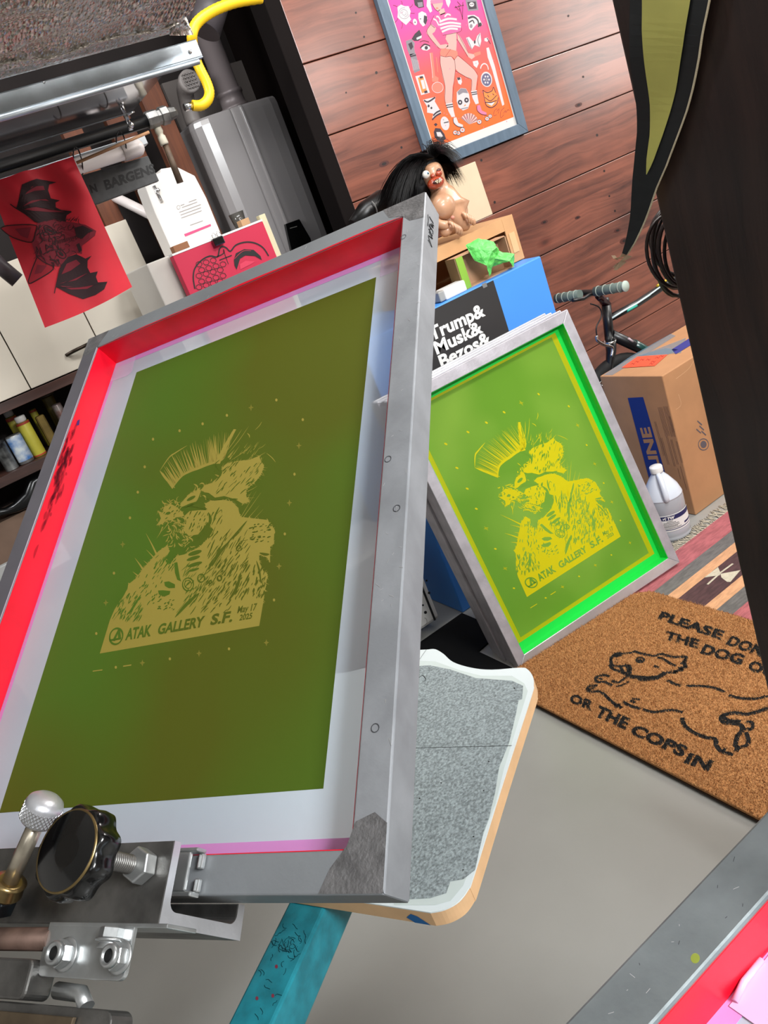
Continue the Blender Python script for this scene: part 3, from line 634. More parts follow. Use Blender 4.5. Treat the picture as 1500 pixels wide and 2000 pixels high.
# ------------------------------------------------------------------ platen and its arm
PZ = 0.63
PF = Fr((0, 0, PZ), (1, 0, 0), (0, -1, 0))      # x right, y towards the viewer, n down
def ppx(px, py, n=0.0): return PF.hit(px, py, n)
right = [ppx(x, y) for x, y in [(836, 1268.5), (850, 1268), (866, 1277), (885, 1293), (920, 1304), (960, 1308), (1015, 1304)]]
# rounded far corner, straight side, rounded near corner, near edge
corner = [ppx(x, y) for x, y in [(1030, 1307), (1041, 1322), (1042, 1340), (1038, 1358)]]
side = [ppx(x, y) for x, y in [(985, 1520), (926, 1708)]]
nearc = [ppx(x, y) for x, y in [(915, 1735), (896, 1760), (868, 1776), (840, 1782)]]
cR = Vector(ppx(1040, 1345)); cN = Vector(ppx(862, 1785)); axd = (cR - cN).normalized()     # along the platen
prp = Vector((-axd.y, axd.x));
if prp.dot(Vector(ppx(500, 1770)) - cN) < 0: prp = -prp
WPL = 2 * ((Vector(right[0]) - cN).dot(prp) + .012)
outl = [(p.x, p.y) for p in smoothline([Vector((x, y, 0)) for x, y in right + corner + side + nearc], 4)]
mir = []
for p in outl:
    d = Vector(p) - cN; s_ = d.dot(prp); mir.append(tuple(Vector(p) + prp * (WPL - 2 * s_)))
outline = outl + mir[::-1]
pl = MB().prism(outline, 0.0015, 0.019, PF).build('platen', mat('fibreboard', rgb(214, 172, 128), .7, var=.06, vscale=30), press, bevel=.001)
pl['label'] = 'white topped platen with tan fibreboard edge'
MB().prism(outline, 0.0, 0.0015, PF).build('laminate_top', mat('laminate_white', rgb(214, 222, 222), .3, coat=.2), pl)
a = Art(PF, 0.0, step=.00025)
cen = Vector((sum(p[0] for p in outline) / len(outline), sum(p[1] for p in outline) / len(outline)))
a.poly([(803, 1290), (850, 1292), (900, 1310), (940, 1320), (1000, 1320), (1024, 1335), (1031, 1350), (985, 1500), (968, 1570), (905, 1730), (880, 1760), (850, 1768), (770, 1768), (760, 1600)], 0, mat('adhesive_sheet', rgb(196, 206, 202), .5, var=.04, vscale=20))
def lint():
    m = mat('lint_grey', rgb(134, 143, 144), .8, var=.36, vscale=330, bump=.5, bscale=300, vdetail=6); return m
a.poly([(803, 1302), (840, 1300), (880, 1308), (930, 1325), (1000, 1330), (1022, 1340), (1020, 1366), (1013, 1368), (1008, 1395), (995, 1450), (975, 1500), (968, 1545), (955, 1600), (945, 1625), (935, 1668), (928, 1700), (905, 1718), (880, 1722), (872, 1745), (840, 1755), (780, 1758), (770, 1600)], 1, lint())
a.stroke([(803, 1462), (1000, 1457)], .0007, 2, M_ink, False)
a.stroke([(803, 1326), (818, 1324), (826, 1320), (832, 1328), (826, 1333)], .0009, 2, M_ink); a.stroke([(834, 1268), (812, 1300)], .0005, 2, M_ink, False)
a.poly([(806, 1420), (811, 1420), (811, 1440), (806, 1440)], 2, mat('yellow_tape', rgb(225, 225, 40), .5))
for (x, y) in [(955, 1488), (945, 1545), (925, 1635), (905, 1700), (862, 1530), (820, 1560), (1005, 1345)]: a.ell(x, y, 1.6, 1.2, 2, M_ink, k=8)
a.build('adhesive_surface', pl, 'grey linty adhesive surface with a ruled line')
# blue tape on the near edge
FE = Fr(PF.pt(*cN, 0), (prp.x, -prp.y, 0), (0, 0, -1))
a = MB(); t0 = Vector(ppx(795, 1790, .0)); 
def edgept(px, py):
    fr = Fr(PF.pt(*(cN - axd * .0006), 0), V(prp.x, -prp.y, 0), (0, 0, -1)); x, y = fr.hit(px, py, 0); return fr.pt(x, min(max(y, .001), .0188), 0)
P = [edgept(*p) for p in [(802, 1785), (815, 1790), (842, 1808), (812, 1805), (794, 1792)]]
a.add(P, [tuple(range(5))]); a.build('blue_tape', mat('painters_tape', rgb(20, 92, 150), .6), pl, fixn=False)
AZ = PZ - 0.0205
AFm = Fr((0, 0, AZ), (1, 0, 0), (0, -1, 0))
au = Vector(AFm.hit(585, 1795)); al = Vector(AFm.hit(487, 2000)); ad = (au - al).normalized(); wv = Vector((-ad.y, ad.x)); hw = (Vector(AFm.hit(622, 1800)) - Vector(AFm.hit(548, 1790))).length / 2 * .97
p0 = al - ad * .25; p1 = au + ad * .22
arm = MB().prism([tuple(p0 + wv * hw), tuple(p1 + wv * hw), tuple(p1 - wv * hw), tuple(p0 - wv * hw)], 0, .05, AFm)
M_teal = mat('teal_paint_worn', rgb(30, 122, 135), .4, var=.22, vscale=45, bump=.3, bscale=60, coat=.2, vdetail=8)
armo = arm.build('platen_arm', M_teal, press, bevel=.003); armo['label'] = 'scuffed teal square steel arm'
MB().prism([tuple(p1 - ad * .17 + wv * .03), tuple(p1 - ad * .01 + wv * .03), tuple(p1 - ad * .01 - wv * .03), tuple(p1 - ad * .17 - wv * .03)], .0, .0012, AFm).build('mount_plate', M_steel, armo)
a = Art(AFm, 0.0, step=.0002); rnd = random.Random(11); Mdk = mixshade('paint_scuff', rgb(16, 40, 48), .75)
for i in range(70):
    if i < 40: cx, cy = rnd.gauss(548, 24), rnd.gauss(1845, 14)
    else: cx, cy = rnd.uniform(470, 600), rnd.uniform(1800, 2000)
    an = rnd.uniform(0, 6.3); pts = [(cx, cy)]
    for j in range(3): an += rnd.uniform(-1, 1); cx += 5 * math.cos(an); cy += 5 * math.sin(an); pts.append((cx, cy))
    xs = [Vector(AFm.hit(*p)) for p in pts]
    if all(abs((x - p0).dot(wv)) < hw - .002 for x in xs): a.lstroke([tuple(x) for x in xs], .0006, 0, Mdk)
for (px, py) in [(502, 1950), (540, 1888), (533, 1945)]: a.ell(px, py, 3, 4, 0, mat('red_ink_spot', rgb(120, 40, 60), .6), k=9)
a.build('paint_wear', armo)

# ------------------------------------------------------------------ second foreground screen bottom right
F3 = Fr((0.02, 0.2795, CAMZ - 0.43), (1, 0.008, 0), (0, -1, 0))
x0, y0 = F3.hit(1100, 2000); print('F3 far edge', F3.hit(1100, 2000), F3.hit(1330, 1725), F3.hit(1500, 1555), F3.hit(1270, 2000), F3.hit(1500, 1745))
F3.O = F3.O + V(0, -y0, 0)
W3, H3 = .50, .45; t3 = .035
s3 = thing('printing_screen', F3.pt(W3 / 2, H3 / 2, .036), 'close aluminium screen frame at the bottom right corner with red and pink tape', 'screen')
for k, nm in enumerate(['far_bar', 'side_bar', 'near_bar', 'side_bar']):
    o = [(0, 0), (W3, 0), (W3, H3), (0, H3)]; i = [(t3, t3), (W3 - t3, t3), (W3 - t3, H3 - t3), (t3, H3 - t3)]; j = (k + 1) % 4
    MB().prism([o[k], o[j], i[j], i[k]], 0, .036, F3).build(nm, mat('aluminium_scuffed', rgb(150, 158, 160), .38, .75, var=.22, vscale=16, bump=.15, bscale=120, vdetail=7) if k == 0 else M_alu, s3, bevel=.002)
MB().prism(rect(t3, t3, W3 - t3, t3 + .0008), .003, .0355, F3).build('inner_tape', M_redtape, s3)
m = MB(); m.prism(rect(t3, t3, W3 - t3, t3 + .012), .0352, .0356, F3); m.build('edge_tape', M_pink, s3)
m = MB(); m.prism(rect(.01, .01, W3 - .01, H3 - .01), .0358, .0361, F3); m.build('mesh', M_mesh, s3)
q = F3.hit(1445, 1965, .035)
m = MB(); m.prism([(q[0] - .004, q[1] - .004), (q[0] + .05, q[1] - .006), (q[0] + .05, q[1] + .05), (q[0] - .002, q[1] + .05)], .0345, .035, F3)
m.tube([F3.pt(q[0], q[1] - .003, .034), F3.pt(q[0] + .012, q[1] - .005, .032), F3.pt(q[0] + .03, q[1] - .006, .0335)], .002)
m.build('corner_tape', mat('corner_tape', rgb(228, 190, 226), .25, coat=.3), s3)
a = Art(F3, 0.0, step=.0002); rnd = random.Random(4)
for i in range(14):
    px = rnd.uniform(1180, 1470); py = 2000 - (px - 1100) * 1.1 + rnd.uniform(30, 170); an = rnd.uniform(0, 3.1); l = rnd.uniform(3, 14)
    x, y = F3.hit(px, py)
    if .002 < y < t3 - .002: a.stroke([(px, py), (px + l * math.cos(an), py + l * math.sin(an))], .0003, 0, Mscr if i % 2 else mat('scratch_dark', rgb(60, 60, 64), .5), False)
a.ell(1358, 1872, 9, 10, 0, mixshade('yellow_ink_smear', rgb(190, 200, 60), .6)); a.build('scratches', s3)

# ------------------------------------------------------------------ stack of screens leaning on the blue box
S2 = 1.0094
W2, H2 = 0.584 * S2, 0.787 * S2
F2 = Fr((.9198 * S2, 1.732 * S2, CAMZ - .4707 * S2 + .003), (.9938, -.1097, .0182), (-.0064, -.2198, -.9755))
def local_screen(fr, label, group=None, art=True):
    tw, td = .030, .034
    rt = make_screen('printing_screen', fr, W2, H2, tw, td, label, [M_aluold, M_aluold, M_alub, M_aluold], (M_greentape, 0.0015), group=group)
    i0 = tw + .0007
    return rt
r2 = local_screen(F2, 'front screen of the leaning stack, bright green with yellow skull stencil')
g0 = F2.hit(1293, 1092, .034); i0 = .0307; T2 = .034
m = MB(); m.prism(rect(i0, i0, W2 - i0, H2 - i0), T2, T2 + .0004, F2); m.build('mesh', M_yelmesh, r2)
q = [F2.hit(*p, T2) for p in [(850, 795), (1090, 660), (1272, 1093), (1020, 1262)]]; print('emul2', q, W2, H2)
ex0, ex1, ey0, ey1 = .056, W2 - .060, .050, H2 - .062
a = Art(F2, T2, step=.0002)
a.lpoly(rect(i0, i0, W2 - i0, i0 + .013), 0, M_greentape); a.lpoly(rect(i0, H2 - i0 - .02, W2 - i0, H2 - i0), 0, M_greentape)
a.lpoly(rect(i0, i0 + .013, i0 + .004, H2 - i0 - .02), 0, M_greentape); a.lpoly(rect(W2 - i0 - .013, i0 + .013, W2 - i0, H2 - i0 - .02), 0, M_greentape)
a.build('edge_tape', r2, 'bright green tape along the mesh edge')
a = Art(F2, T2, step=.0002); a.lpoly(rect(ex0, ey0, ex1, ey1), 0, M_emul2); a.build('emulsion', r2, 'glossy bright green emulsion coating')
a = Art(F2, T2 - .0003, step=.0001)
s_ = [Vector(P1(*p)) for p in [(150, 1655), (1188, 1475), (1040, 182)]]
d_ = [Vector(F2.hit(*p, T2)) for p in [(1029, 1166), (1212, 1048), (1014.5, 821)]]
A_ = Matrix(((s_[1].x - s_[0].x, s_[2].x - s_[0].x), (s_[1].y - s_[0].y, s_[2].y - s_[0].y))).inverted(); B_ = Matrix(((d_[1].x - d_[0].x, d_[2].x - d_[0].x), (d_[1].y - d_[0].y, d_[2].y - d_[0].y))); T_ = B_ @ A_
def P2(x, y): v = T_ @ (Vector(P1(x, y)) - s_[0]) + d_[0]; return (v.x, v.y)
sc2 = (d_[1] - d_[0]).length / 1053
punk(a, P2, sc2 * 1.05, M_sten2, M_emul2, seed=8); a.build('stencil_image', r2, 'bright yellow skull with mohawk above the gallery lettering')
labs = ['bare aluminium framed screen directly behind the green skull screen in the leaning stack', 'third aluminium framed screen back in the leaning stack, only its edges showing', 'rearmost aluminium framed screen of the leaning stack, against the blue box']
for k in range(3):
    off = (k + 1) * .0365
    fr = Fr(F2.pt([0.004, -.002, .003][k], [-.005, -.010, -.015][k], off), F2.a, F2.b)
    rr2 = make_screen('printing_screen', fr, W2, H2, .030, .034, labs[k], [M_alub, M_aluold, M_aluold, M_aluold], (M_white, .0015), group='screens leaning in a stack')
    MB().prism(rect(.01, .01, W2 - .01, H2 - .03), .0342, .0345, fr).build('mesh', M_mesh, rr2)
r2['group'] = 'screens leaning in a stack'

# ------------------------------------------------------------------ blue box with black sign
BY = 1.97; BF = wallfr(BY); BT = CAMZ - .1775 * BY
M_blue = mat('bright_blue', rgb(70, 142, 226), .45)
bb = MB(); bb.box((1.03, BY, 0.0), (1.725, 2.36, BT)); o = bb.build('storage_bin', M_blue, bevel=.004)
tag(o, 'bright blue storage bin behind the leaning screens, with cardboard boxes on top', 'bin')
def y2x(Y, px, py): p = atY(px, py, Y); return p
SF = wallfr(BY - .004)
tl = SF.hit(845, 607); tr = SF.hit(963, 547); brr = SF.hit(995, 648)
xr = (tr[0] + brr[0]) / 2; sg = thing('sign', SF.pt(xr - .17, tr[1] + .30, 0), 'black card with bold white lettering taped to the blue bin', 'sign')
MB().prism(rect(xr - .34, tr[1] + .001, xr, tr[1] + .34), 0, .003, SF).build('card', mat('black_card', rgb(40, 38, 38), .6), sg)
a = Art(SF, 0.0, step=.0003)
a.text('Trump&', (546, 664), (946, 617), (536, 640), 0, M_paper, .03) if False else None
PP = crop(700, 280, 3.75)(a.P); a.P = PP
a.text('Trump&', (536, 1446), (932, 1256), (503, 1352), 0, M_paper, .035)
a.text('Musk&', (574, 1545), (916, 1378), (541, 1456), 0, M_paper, .035)
a.text('Bezos&', (610, 1648), (976, 1458), (578, 1556), 0, M_paper, .035)
a.poly([(902, 1032), (935, 1018), (944, 1048), (915, 1062)], 1, mat('clear_tape_bit', rgb(120, 120, 120), .3))
a.build('lettering', sg, 'white bold lettering')
# adapter on the bin
p = atZ(885, 583, BT); 
ap = thing('power_adapter', (p.x, 2.0, BT), 'white plastic power adapter lying on the edge of the blue bin', 'adapter')
xa0 = atY(853, 580, 2.0).x; xa1 = atY(904, 555, 2.0).x
MB().box((xa0 + .02, 1.985, BT), (xa1, 2.03, BT + .033)).build('housing', M_white, ap, bevel=.005)
MB().box((xa0, 1.987, BT + .002), (xa0 + .0195, 2.028, BT + .031)).build('plug_block', mat('grey_plastic', rgb(150, 150, 148), .4), ap, bevel=.003)
# dark appliance standing low beside the bin
AY = 1.95; e0 = atY(862, 1195, AY); e1 = atY(820, 1225, AY)
apx = thing('appliance', (.80, AY, .04), 'white appliance with small round marks standing low in the dark behind the screens', 'appliance')
MB().box((.55, AY, .045), (e0.x - .01, AY + .25, .36)).build('housing', mat('appliance_white', rgb(190, 188, 184), .4), apx, bevel=.012)
MB().box((e0.x - .034, AY - .003, .05), (e0.x - .028, AY, .355)).build('side_seam', M_black, apx)
a = Art(wallfr(AY), -.0005); 
for (x, y, r) in [(826, 1182, 2), (831, 1196, 3), (838, 1158, 2.5), (833, 1134, 2), (824, 1154, 3)]: a.ell(x, y, r, r, 0, M_black, k=12)
a.ring(829, 1214, 5, 7, .0015, 0, mat('dull_grey', rgb(120, 118, 110), .5), a0=-1.6, a1=1.6); a.build('controls', apx)

# ------------------------------------------------------------------ cardboard box, tissue box, book and troll on top
CY = 2.05
cbt = atY(1000, 418, CY).z; cbx1 = atY(1010, 460, CY).x; cbx0 = 1.33
cb = thing('cardboard_box', ((cbx0 + cbx1) / 2, 2.18, BT), 'open fronted tan cardboard box on top of the blue bin', 'box')
th = .004
m = MB(); m.box((cbx0, CY, BT + .001), (cbx1, 2.32, BT + .001 + th)); m.box((cbx0, CY, cbt - th), (cbx1, 2.32, cbt)); m.box((cbx0, CY, BT + .005), (cbx0 + th, 2.32, cbt - th)); m.box((cbx1 - th, CY, BT + .005), (cbx1, 2.32, cbt - th)); m.box((cbx0, 2.32 - th, BT), (cbx1, 2.32, cbt))
m.build('carton', M_cardtan, cb)
zt = atY(1008, 455, CY).z
m = MB(); m.box((cbx0, CY - .004, cbt - .038), (cbx1, CY, cbt + .0005)); m.box((cbx1 - .045, CY - .0045, BT + .003), (cbx1, CY - .0005, cbt)); m.build('front_flap', M_cardtan, cb)
m = MB(); m.box((cbx1 - .035, CY - .0062, BT + .03), (cbx1 - .012, CY - .0046, cbt - .05)); m.build('packing_tape', mat('tape_tan', rgb(214, 176, 130), .3), cb)
GY = 2.0
g0 = atY(922, 560, GY); g1 = atY(1002, 513, GY); gt = atY(880, 492, GY)
gx0 = atY(905, 560, GY).x; gx1 = g1.x
gb = thing('gift_box', ((gx0 + gx1) / 2, GY + .04, BT), 'small open kraft box with green side and green tissue on the bin', 'box')
m = MB(); m.box((gx0, GY, BT), (gx1, GY + .045, BT + .003)); m.box((gx1 - .003, GY + .0, BT + .003), (gx1, GY + .045, BT + .098)); m.box((gx0, GY, BT + .095), (gx1, GY + .045, BT + .098)); m.box((gx0, GY + .042, BT), (gx1, GY + .045, BT + .098)); m.build('tray', mat('kraft', rgb(182, 142, 110), .7), gb)
m = MB(); m.box((gx0 - .003, GY - .001, BT), (gx0 + .001, GY + .045, BT + .098)); m.build('outer_side', mat('kraft_dark', rgb(120, 96, 62), .7), gb)
m = MB(); m.box((gx0 + .002, GY - .0015, BT + .002), (gx0 + .028, GY + .002, BT + .096)); m.build('green_side', mat('lime_card', rgb(132, 176, 58), .6), gb)
M_tis = mat('green_tissue', rgb(96, 200, 92), .45, var=.08, vscale=30)
tf = wallfr(GY - .012); rnd = random.Random(9)
cx_, cy_ = tf.hit(950, 505)
TP = [(915, 478, .0), (935, 465, .012), (958, 474, .03), (975, 490, .012), (1000, 497, .024), (1007, 513, .006), (996, 524, .03), (984, 512, .040), (962, 520, .018), (949, 541, .030), (938, 521, .044), (926, 509, .016), (946, 494, .050), (970, 500, .020), (958, 486, .045), (928, 488, .030), (990, 505, .038), (955, 507, .040)]
tv = [tf.pt(*tf.hit(x, y), .014 - d) for x, y, d in TP]
tfc = [(0, 1, 15), (1, 2, 14), (1, 14, 15), (15, 14, 12), (0, 15, 11), (15, 12, 10), (15, 10, 11), (12, 17, 10), (10, 17, 9), (17, 8, 9), (14, 13, 12), (12, 13, 17), (2, 3, 14), (14, 3, 13), (13, 3, 16), (3, 4, 16), (4, 5, 16), (16, 5, 6), (16, 6, 7), (13, 16, 7), (13, 7, 17), (17, 7, 8)]
m = MB(); m.add(tv, tfc); o = m.build('tissue_paper', M_tis, gb, 0, smooth=False, fixn=False); o['label'] = 'crumpled green tissue paper'
sd_ = o.modifiers.new('sub', 'SUBSURF'); sd_.subdivision_type = 'SIMPLE'; sd_.levels = 3; sd_.render_levels = 3
tx_ = bpy.data.textures.new('crumple', 'CLOUDS'); tx_.noise_scale = .018; dp_ = o.modifiers.new('disp', 'DISPLACE'); dp_.texture = tx_; dp_.strength = .010; dp_.mid_level = .5
o.modifiers.new('solid', 'SOLIDIFY').thickness = .0004
BKY = 2.30
b0 = atY(940, 320, BKY); 
bk = MB(); fbk = Fr(V(atY(890, 350, BKY).x - .05, BKY, atY(928, 315, BKY).z), (1, 0, 0), (0, -.05, -1)); wbk = atY(945, 370, BKY).x - fbk.O.x
bk.prism(rect(0, 0, wbk, fbk.O.z - cbt - .001), 0, .012, fbk); o = bk.build('book', mat('beige_cover', rgb(196, 178, 150), .6, var=.04, vscale=10), bevel=.002); tag(o, 'beige hardback book standing behind the black haired troll doll', 'book')
# troll doll
TY = 2.10
def tp(px, py, Y=TY): return atY(px, py, Y)
tro = thing('troll_doll', (tp(885, 460).x, TY, cbt), 'ugly troll doll with long black hair and bloody grin sitting on the cardboard box', 'doll')
M_skin = mat('doll_skin', rgb(186, 140, 108), .38, var=.14, vscale=26, coat=.3)
def skin(name, nodes, edges, root, m, sub=2, sm=True):
    off = Vector(root.location); me = bpy.data.meshes.new(name); me.from_pydata([tuple(Vector(n[0]) - off) for n in nodes], edges, [])
    o = bpy.data.objects.new(name, me); C.objects.link(o); o.parent = root
    bm = bmesh.new(); bm.from_mesh(me); ly = bm.verts.layers.skin.verify()
    for v, n in zip(bm.verts, nodes):
        r = n[1]; v[ly].radius = (r, r) if not isinstance(r, tuple) else r
        v[ly].use_root = False
    bm.verts.ensure_lookup_table(); bm.verts[0][ly].use_root = True
    bm.to_mesh(me); bm.free(); me.materials.append(m)
    s = o.modifiers.new('skin', 'SKIN'); s.use_smooth_shade = True
    q = o.modifiers.new('sub', 'SUBSURF'); q.levels = sub; q.render_levels = sub
    return o
hp = tp(882, 440, TY); hd = tp(848, 352, TY)
nodes = [(hp + V(0, 0, .012), .036), (hp + V(0, -.014, .052), .046), (tp(868, 385, TY), .040), (tp(858, 366), .026), (hd + V(0, 0, -.004), .036), (hd + V(.0, 0, .026), .038), (hd + V(0, .004, .05), .028)]
edges = [(0, 1), (1, 2), (2, 3), (3, 4), (4, 5), (5, 6)]
# arms ending at the two fists, legs folded
for (sh, el, wr, hnd) in [((848, 405), (848, 432), (862, 440), (880, 440)), ((885, 380), (905, 405), (905, 425), (908, 425))]:
    k = len(nodes); nodes += [(tp(*sh, TY - .01), .018), (tp(*el, TY - .03), .016), (tp(*wr, TY - .05), .014), (tp(*hnd, TY - .058), .016)]; edges += [(2, k), (k, k + 1), (k + 1, k + 2), (k + 2, k + 3)]
for (kn_, ft) in [((870, 452), (876, 462)), ((905, 440), (920, 448))]:
    k = len(nodes); nodes += [(tp(*kn_, TY - .045), .022), (tp(*ft, TY - .045) * 1.0, .015)]; nodes[-1] = (V(nodes[-1][0].x, nodes[-1][0].y, cbt + .016), .015); edges += [(0, k), (k, k + 1)]
o = skin('body', nodes, edges, tro, M_skin); o['label'] = 'bare chested doll body with pot belly'
for s_i, (hx_, hy_, ln) in enumerate([((882), 436, 1), ((908), 418, .9)]):
    for f in range(5):
        b0 = tp(hx_ + 2 + (f - 2) * 4.2, hy_ - 2 + f * 2.2, TY - .066); ns = [(b0, .0058)]
        q_ = b0
        for j, (dx, dy, dz) in enumerate([(.002, -.010, -.004), (.001, -.006, -.012), (0, .002, -.011), (0, .006, -.006)][: (3 if f == 0 else 4)]):
            q_ = q_ + V(dx, dy, dz) * (1 if f not in (0, 4) else .8) * ln; ns.append((q_, .0056 - j * .0006))
        skin('finger', ns, [(i, i + 1) for i in range(len(ns) - 1)], tro, M_skin, 2)
MB().ball(tp(866, 404, TY - .04), .040, M_skin, sc=(1.0, .8, .95)).ball(tp(884, 425, TY - .072), .006, mat('doll_pink', rgb(200, 130, 110), .4)).build('belly', None, tro)
fy = TY - .036
M_lip = mat('doll_lip', rgb(160, 62, 34), .25, coat=.6); M_mouth = mat('doll_mouth', rgb(60, 10, 8), .4)
m = MB(); m.ball(tp(851, 357, fy + .004), .027, M_lip, sc=(1.1, .62, .66)); m.ball(tp(857, 339, fy - .001), .010, M_lip, sc=(1.1, .9, .9)); m.ball(tp(845, 344, fy), .007, M_lip)
m.build('muzzle', None, tro)
m = MB(); c_ = tp(854, 354, fy - .012); m.ball(c_, .014, M_mouth, sc=(1.15, .4, .45))
m.build('mouth', None, tro)
m = MB()
for (dx, dz) in [(-.010, .003), (-.004, .004), (.003, .003), (.009, .002), (-.006, -.005), (.001, -.006), (.007, -.005)]: m.lathe(c_ + V(dx, -.006, dz), (0, -.2, -1 if dz > 0 else 1), [(.0022, 0), (.0018, .003), (.0002, .006)], None, seg=8)
m.build('teeth', mat('teeth', rgb(215, 200, 170), .3), tro)
ce = tp(832, 341, fy - .004)
m = MB(); m.ball(ce, .0115, mat('eye_white', rgb(222, 216, 205), .15, coat=.8)); m.ball(ce + V(.0005, -.009, .001), .0045, mat('iris_blue', rgb(96, 130, 150), .2), sc=(1, .7, 1)); m.ball(ce + V(.0005, -.0118, .001), .0018, M_ink)
m.build('eye', None, tro)
c2 = tp(857, 332, fy - .002); MB().ball(c2, .008, mat('eye_shut', rgb(96, 60, 54), .4), sc=(1, .7, .6)).build('eye_shut', None, tro)
m = MB(); rnd = random.Random(21); hc = tp(845, 335, TY + .012)
M_hair = mat('black_hair', rgb(11, 9, 9), .5, spec=.25)
for i in range(5200):
    an = rnd.uniform(0, 6.2832); el = rnd.uniform(.05, 1.45)
    d0 = V(math.cos(an) * math.cos(el), math.sin(an) * math.cos(el) , math.sin(el))
    if d0.y < -.62 and d0.z < .60 : continue
    r0 = .040; p = hc + V(d0.x * r0, d0.y * r0, d0.z * r0 + .008)
    left = d0.x < 0
    L_ = rnd.uniform(.12, .23) if left else rnd.uniform(.06, .11)
    v = V(d0.x * 1.0 - (.5 if left else -.05), d0.y * .55 + .15, d0.z * .9 * .6 + .08).normalized(); P = [p]
    wj = V(rnd.uniform(-.15, .15), rnd.uniform(-.15, .15), 0)
    ns = 7
    for j in range(ns):
        v = (v + V(-.16 if left else .03, .02, -.34 if left else -.44) + wj * .3).normalized(); p = p + v * L_ / ns; 
        if p.z < cbt + .006: p.z = cbt + .006
        P.append(p.copy())
    w = rnd.uniform(.0008, .0018)
    sd = V(-d0.y, d0.x, .2).normalized()
    n0 = len(P); vs1 = [x + sd * w * (1 - k / n0) for k, x in enumerate(P)]; vs2 = [x - sd * w * (1 - k / n0) for k, x in enumerate(P)]
    m.add(vs1 + vs2, [(k, k + 1, n0 + k + 1, n0 + k) for k in range(n0 - 1)], M_hair, True)
m.ball(hc + V(-.012, .016, .012), .047, M_hair, sc=(1.15, .9, 1.0)); m.ball(hc + V(-.045, .03, -.03), .045, M_hair, sc=(.9, .9, 1.2))
o = m.build('hair', None, tro, fixn=False); o['label'] = 'long shaggy black hair'
# dark striped thing lying left of the doll, behind the bar
sh_ = MB(); pA_ = atY(700, 425, 2.2)
lowY = 2.31
shp = thing('shoe', (atY(745, 420, lowY).x, lowY, 1.0), 'black item with pale stripes lying behind the screen left of the troll doll', 'shoe')
pts = [atY(x, y, lowY) for x, y in [(690, 440), (715, 415), (745, 400), (780, 392), (800, 392)]]
MB().tube(pts, [.02, .035, .045, .045, .03], seg=16).build('upper', mat('black_leather', rgb(14, 12, 12), .35), shp)
m = MB()
for k in (1, 2): m.tube([pts[k] + V(.012 * math.cos(t), -.046 * math.cos(t), .044 * math.sin(t)) for t in [-.6 + .15 * i for i in range(9)]], .0022, seg=6)
m.build('stripe', mat('pale_stripe', rgb(120, 118, 115), .5), shp)

# ------------------------------------------------------------------ poster

o = MB().prism([(.3, -1.50), (.835, -1.50), (.835, -1.60), (.917, -1.60), (.917, -1.75), (1.024, -1.765), (1.024, -1.965), (.3, -1.965)], -.006, -.0005, Fr((0, 0, 0), (1, 0, 0), (0, -1, 0))).build('shaded_floor_mat', mat('mat_black_with_shade', rgb(8, 8, 9), .9, spec=.2)); tag(o, 'black floor mat left of the leaning screens, shade included in its black', 'mat')  # dark floor area as one mat; the shade there is in its colour
YP = YW - .022
FP = wallfr(YP)
px0, px1, pyb, pyt, fw = .7275 * YP, .9195 * YP, .0015 * YP, -.60, .0155 * YP
po = thing('framed_poster', FP.pt((px0 + px1) / 2, pyb, .01), 'framed pink to orange poster of a woman in a striped top among small icons', 'poster')
M_frame = wood('blue_grey_frame', rgb(66, 84, 100), rgb(86, 104, 122), rough=.5, coat=.1, knots=False, gscale=2, along='z', bump=.05)
m = MB()
o_ = [(px0, pyt), (px1, pyt), (px1, pyb), (px0, pyb)]; i_ = [(px0 + fw, pyt + fw), (px1 - fw, pyt + fw), (px1 - fw, pyb - fw), (px0 + fw, pyb - fw)]
for k in range(4): j = (k + 1) % 4; m.prism([o_[k], o_[j], i_[j], i_[k]], 0, .02, FP)
m.build('frame', M_frame, po, bevel=.0015)
MB().prism(i_, .008, .012, FP).build('paper', mat('poster_paper', rgb(196, 194, 190), .6), po)
BN = .008
pa = FP.hit(755, 0, BN)[0]; q1 = FP.hit(845, 290, BN); q2 = FP.hit(1003, 228, BN)
gx0_, gx1_, gyb = FP.hit(848, 287, BN)[0], q2[0], (q1[1] + q2[1]) / 2
gm = bpy.data.materials.new('pink_orange_print'); gm.use_nodes = True; N = gm.node_tree.nodes; L = gm.node_tree.links; bs = N['Principled BSDF']; bs.inputs['Roughness'].default_value = .5
tc = N.new('ShaderNodeTexCoord'); sp = N.new('ShaderNodeSeparateXYZ'); mr = N.new('ShaderNodeMapRange'); L.new(tc.outputs['Object'], sp.inputs[0]); L.new(sp.outputs[2], mr.inputs[0])
mr.inputs[1].default_value = .12; mr.inputs[2].default_value = .46
rp = N.new('ShaderNodeValToRGB'); rp.color_ramp.elements[0].color = rgb(222, 92, 22); rp.color_ramp.elements[1].color = rgb(218, 48, 140); e = rp.color_ramp.elements.new(.5); e.color = rgb(222, 74, 70); L.new(mr.outputs[0], rp.inputs[0]); L.new(rp.outputs[0], bs.inputs[0])
a = Art(FP, BN, step=.00025); a.lpoly(rect(gx0_, pyt + fw + .02, gx1_, gyb), 0, gm); a.build('print_ground', po, 'pink to orange background')
a = Art(FP, BN - .0004, step=.0003); a.P = crop(740, 0, 5)(a.P)
sk = mat('print_skin', rgb(192, 146, 138), .6); wh = mat('print_white', rgb(186, 180, 182), .6); bk_ = mat('print_black', rgb(44, 30, 42), .6); pkm = mat('print_pink', rgb(214, 104, 138), .6); cor = mat('print_coral', rgb(216, 108, 90), .6); gr = mat('print_grey', rgb(120, 112, 120), .6); orr = mat('print_orange', rgb(246, 120, 50), .6)
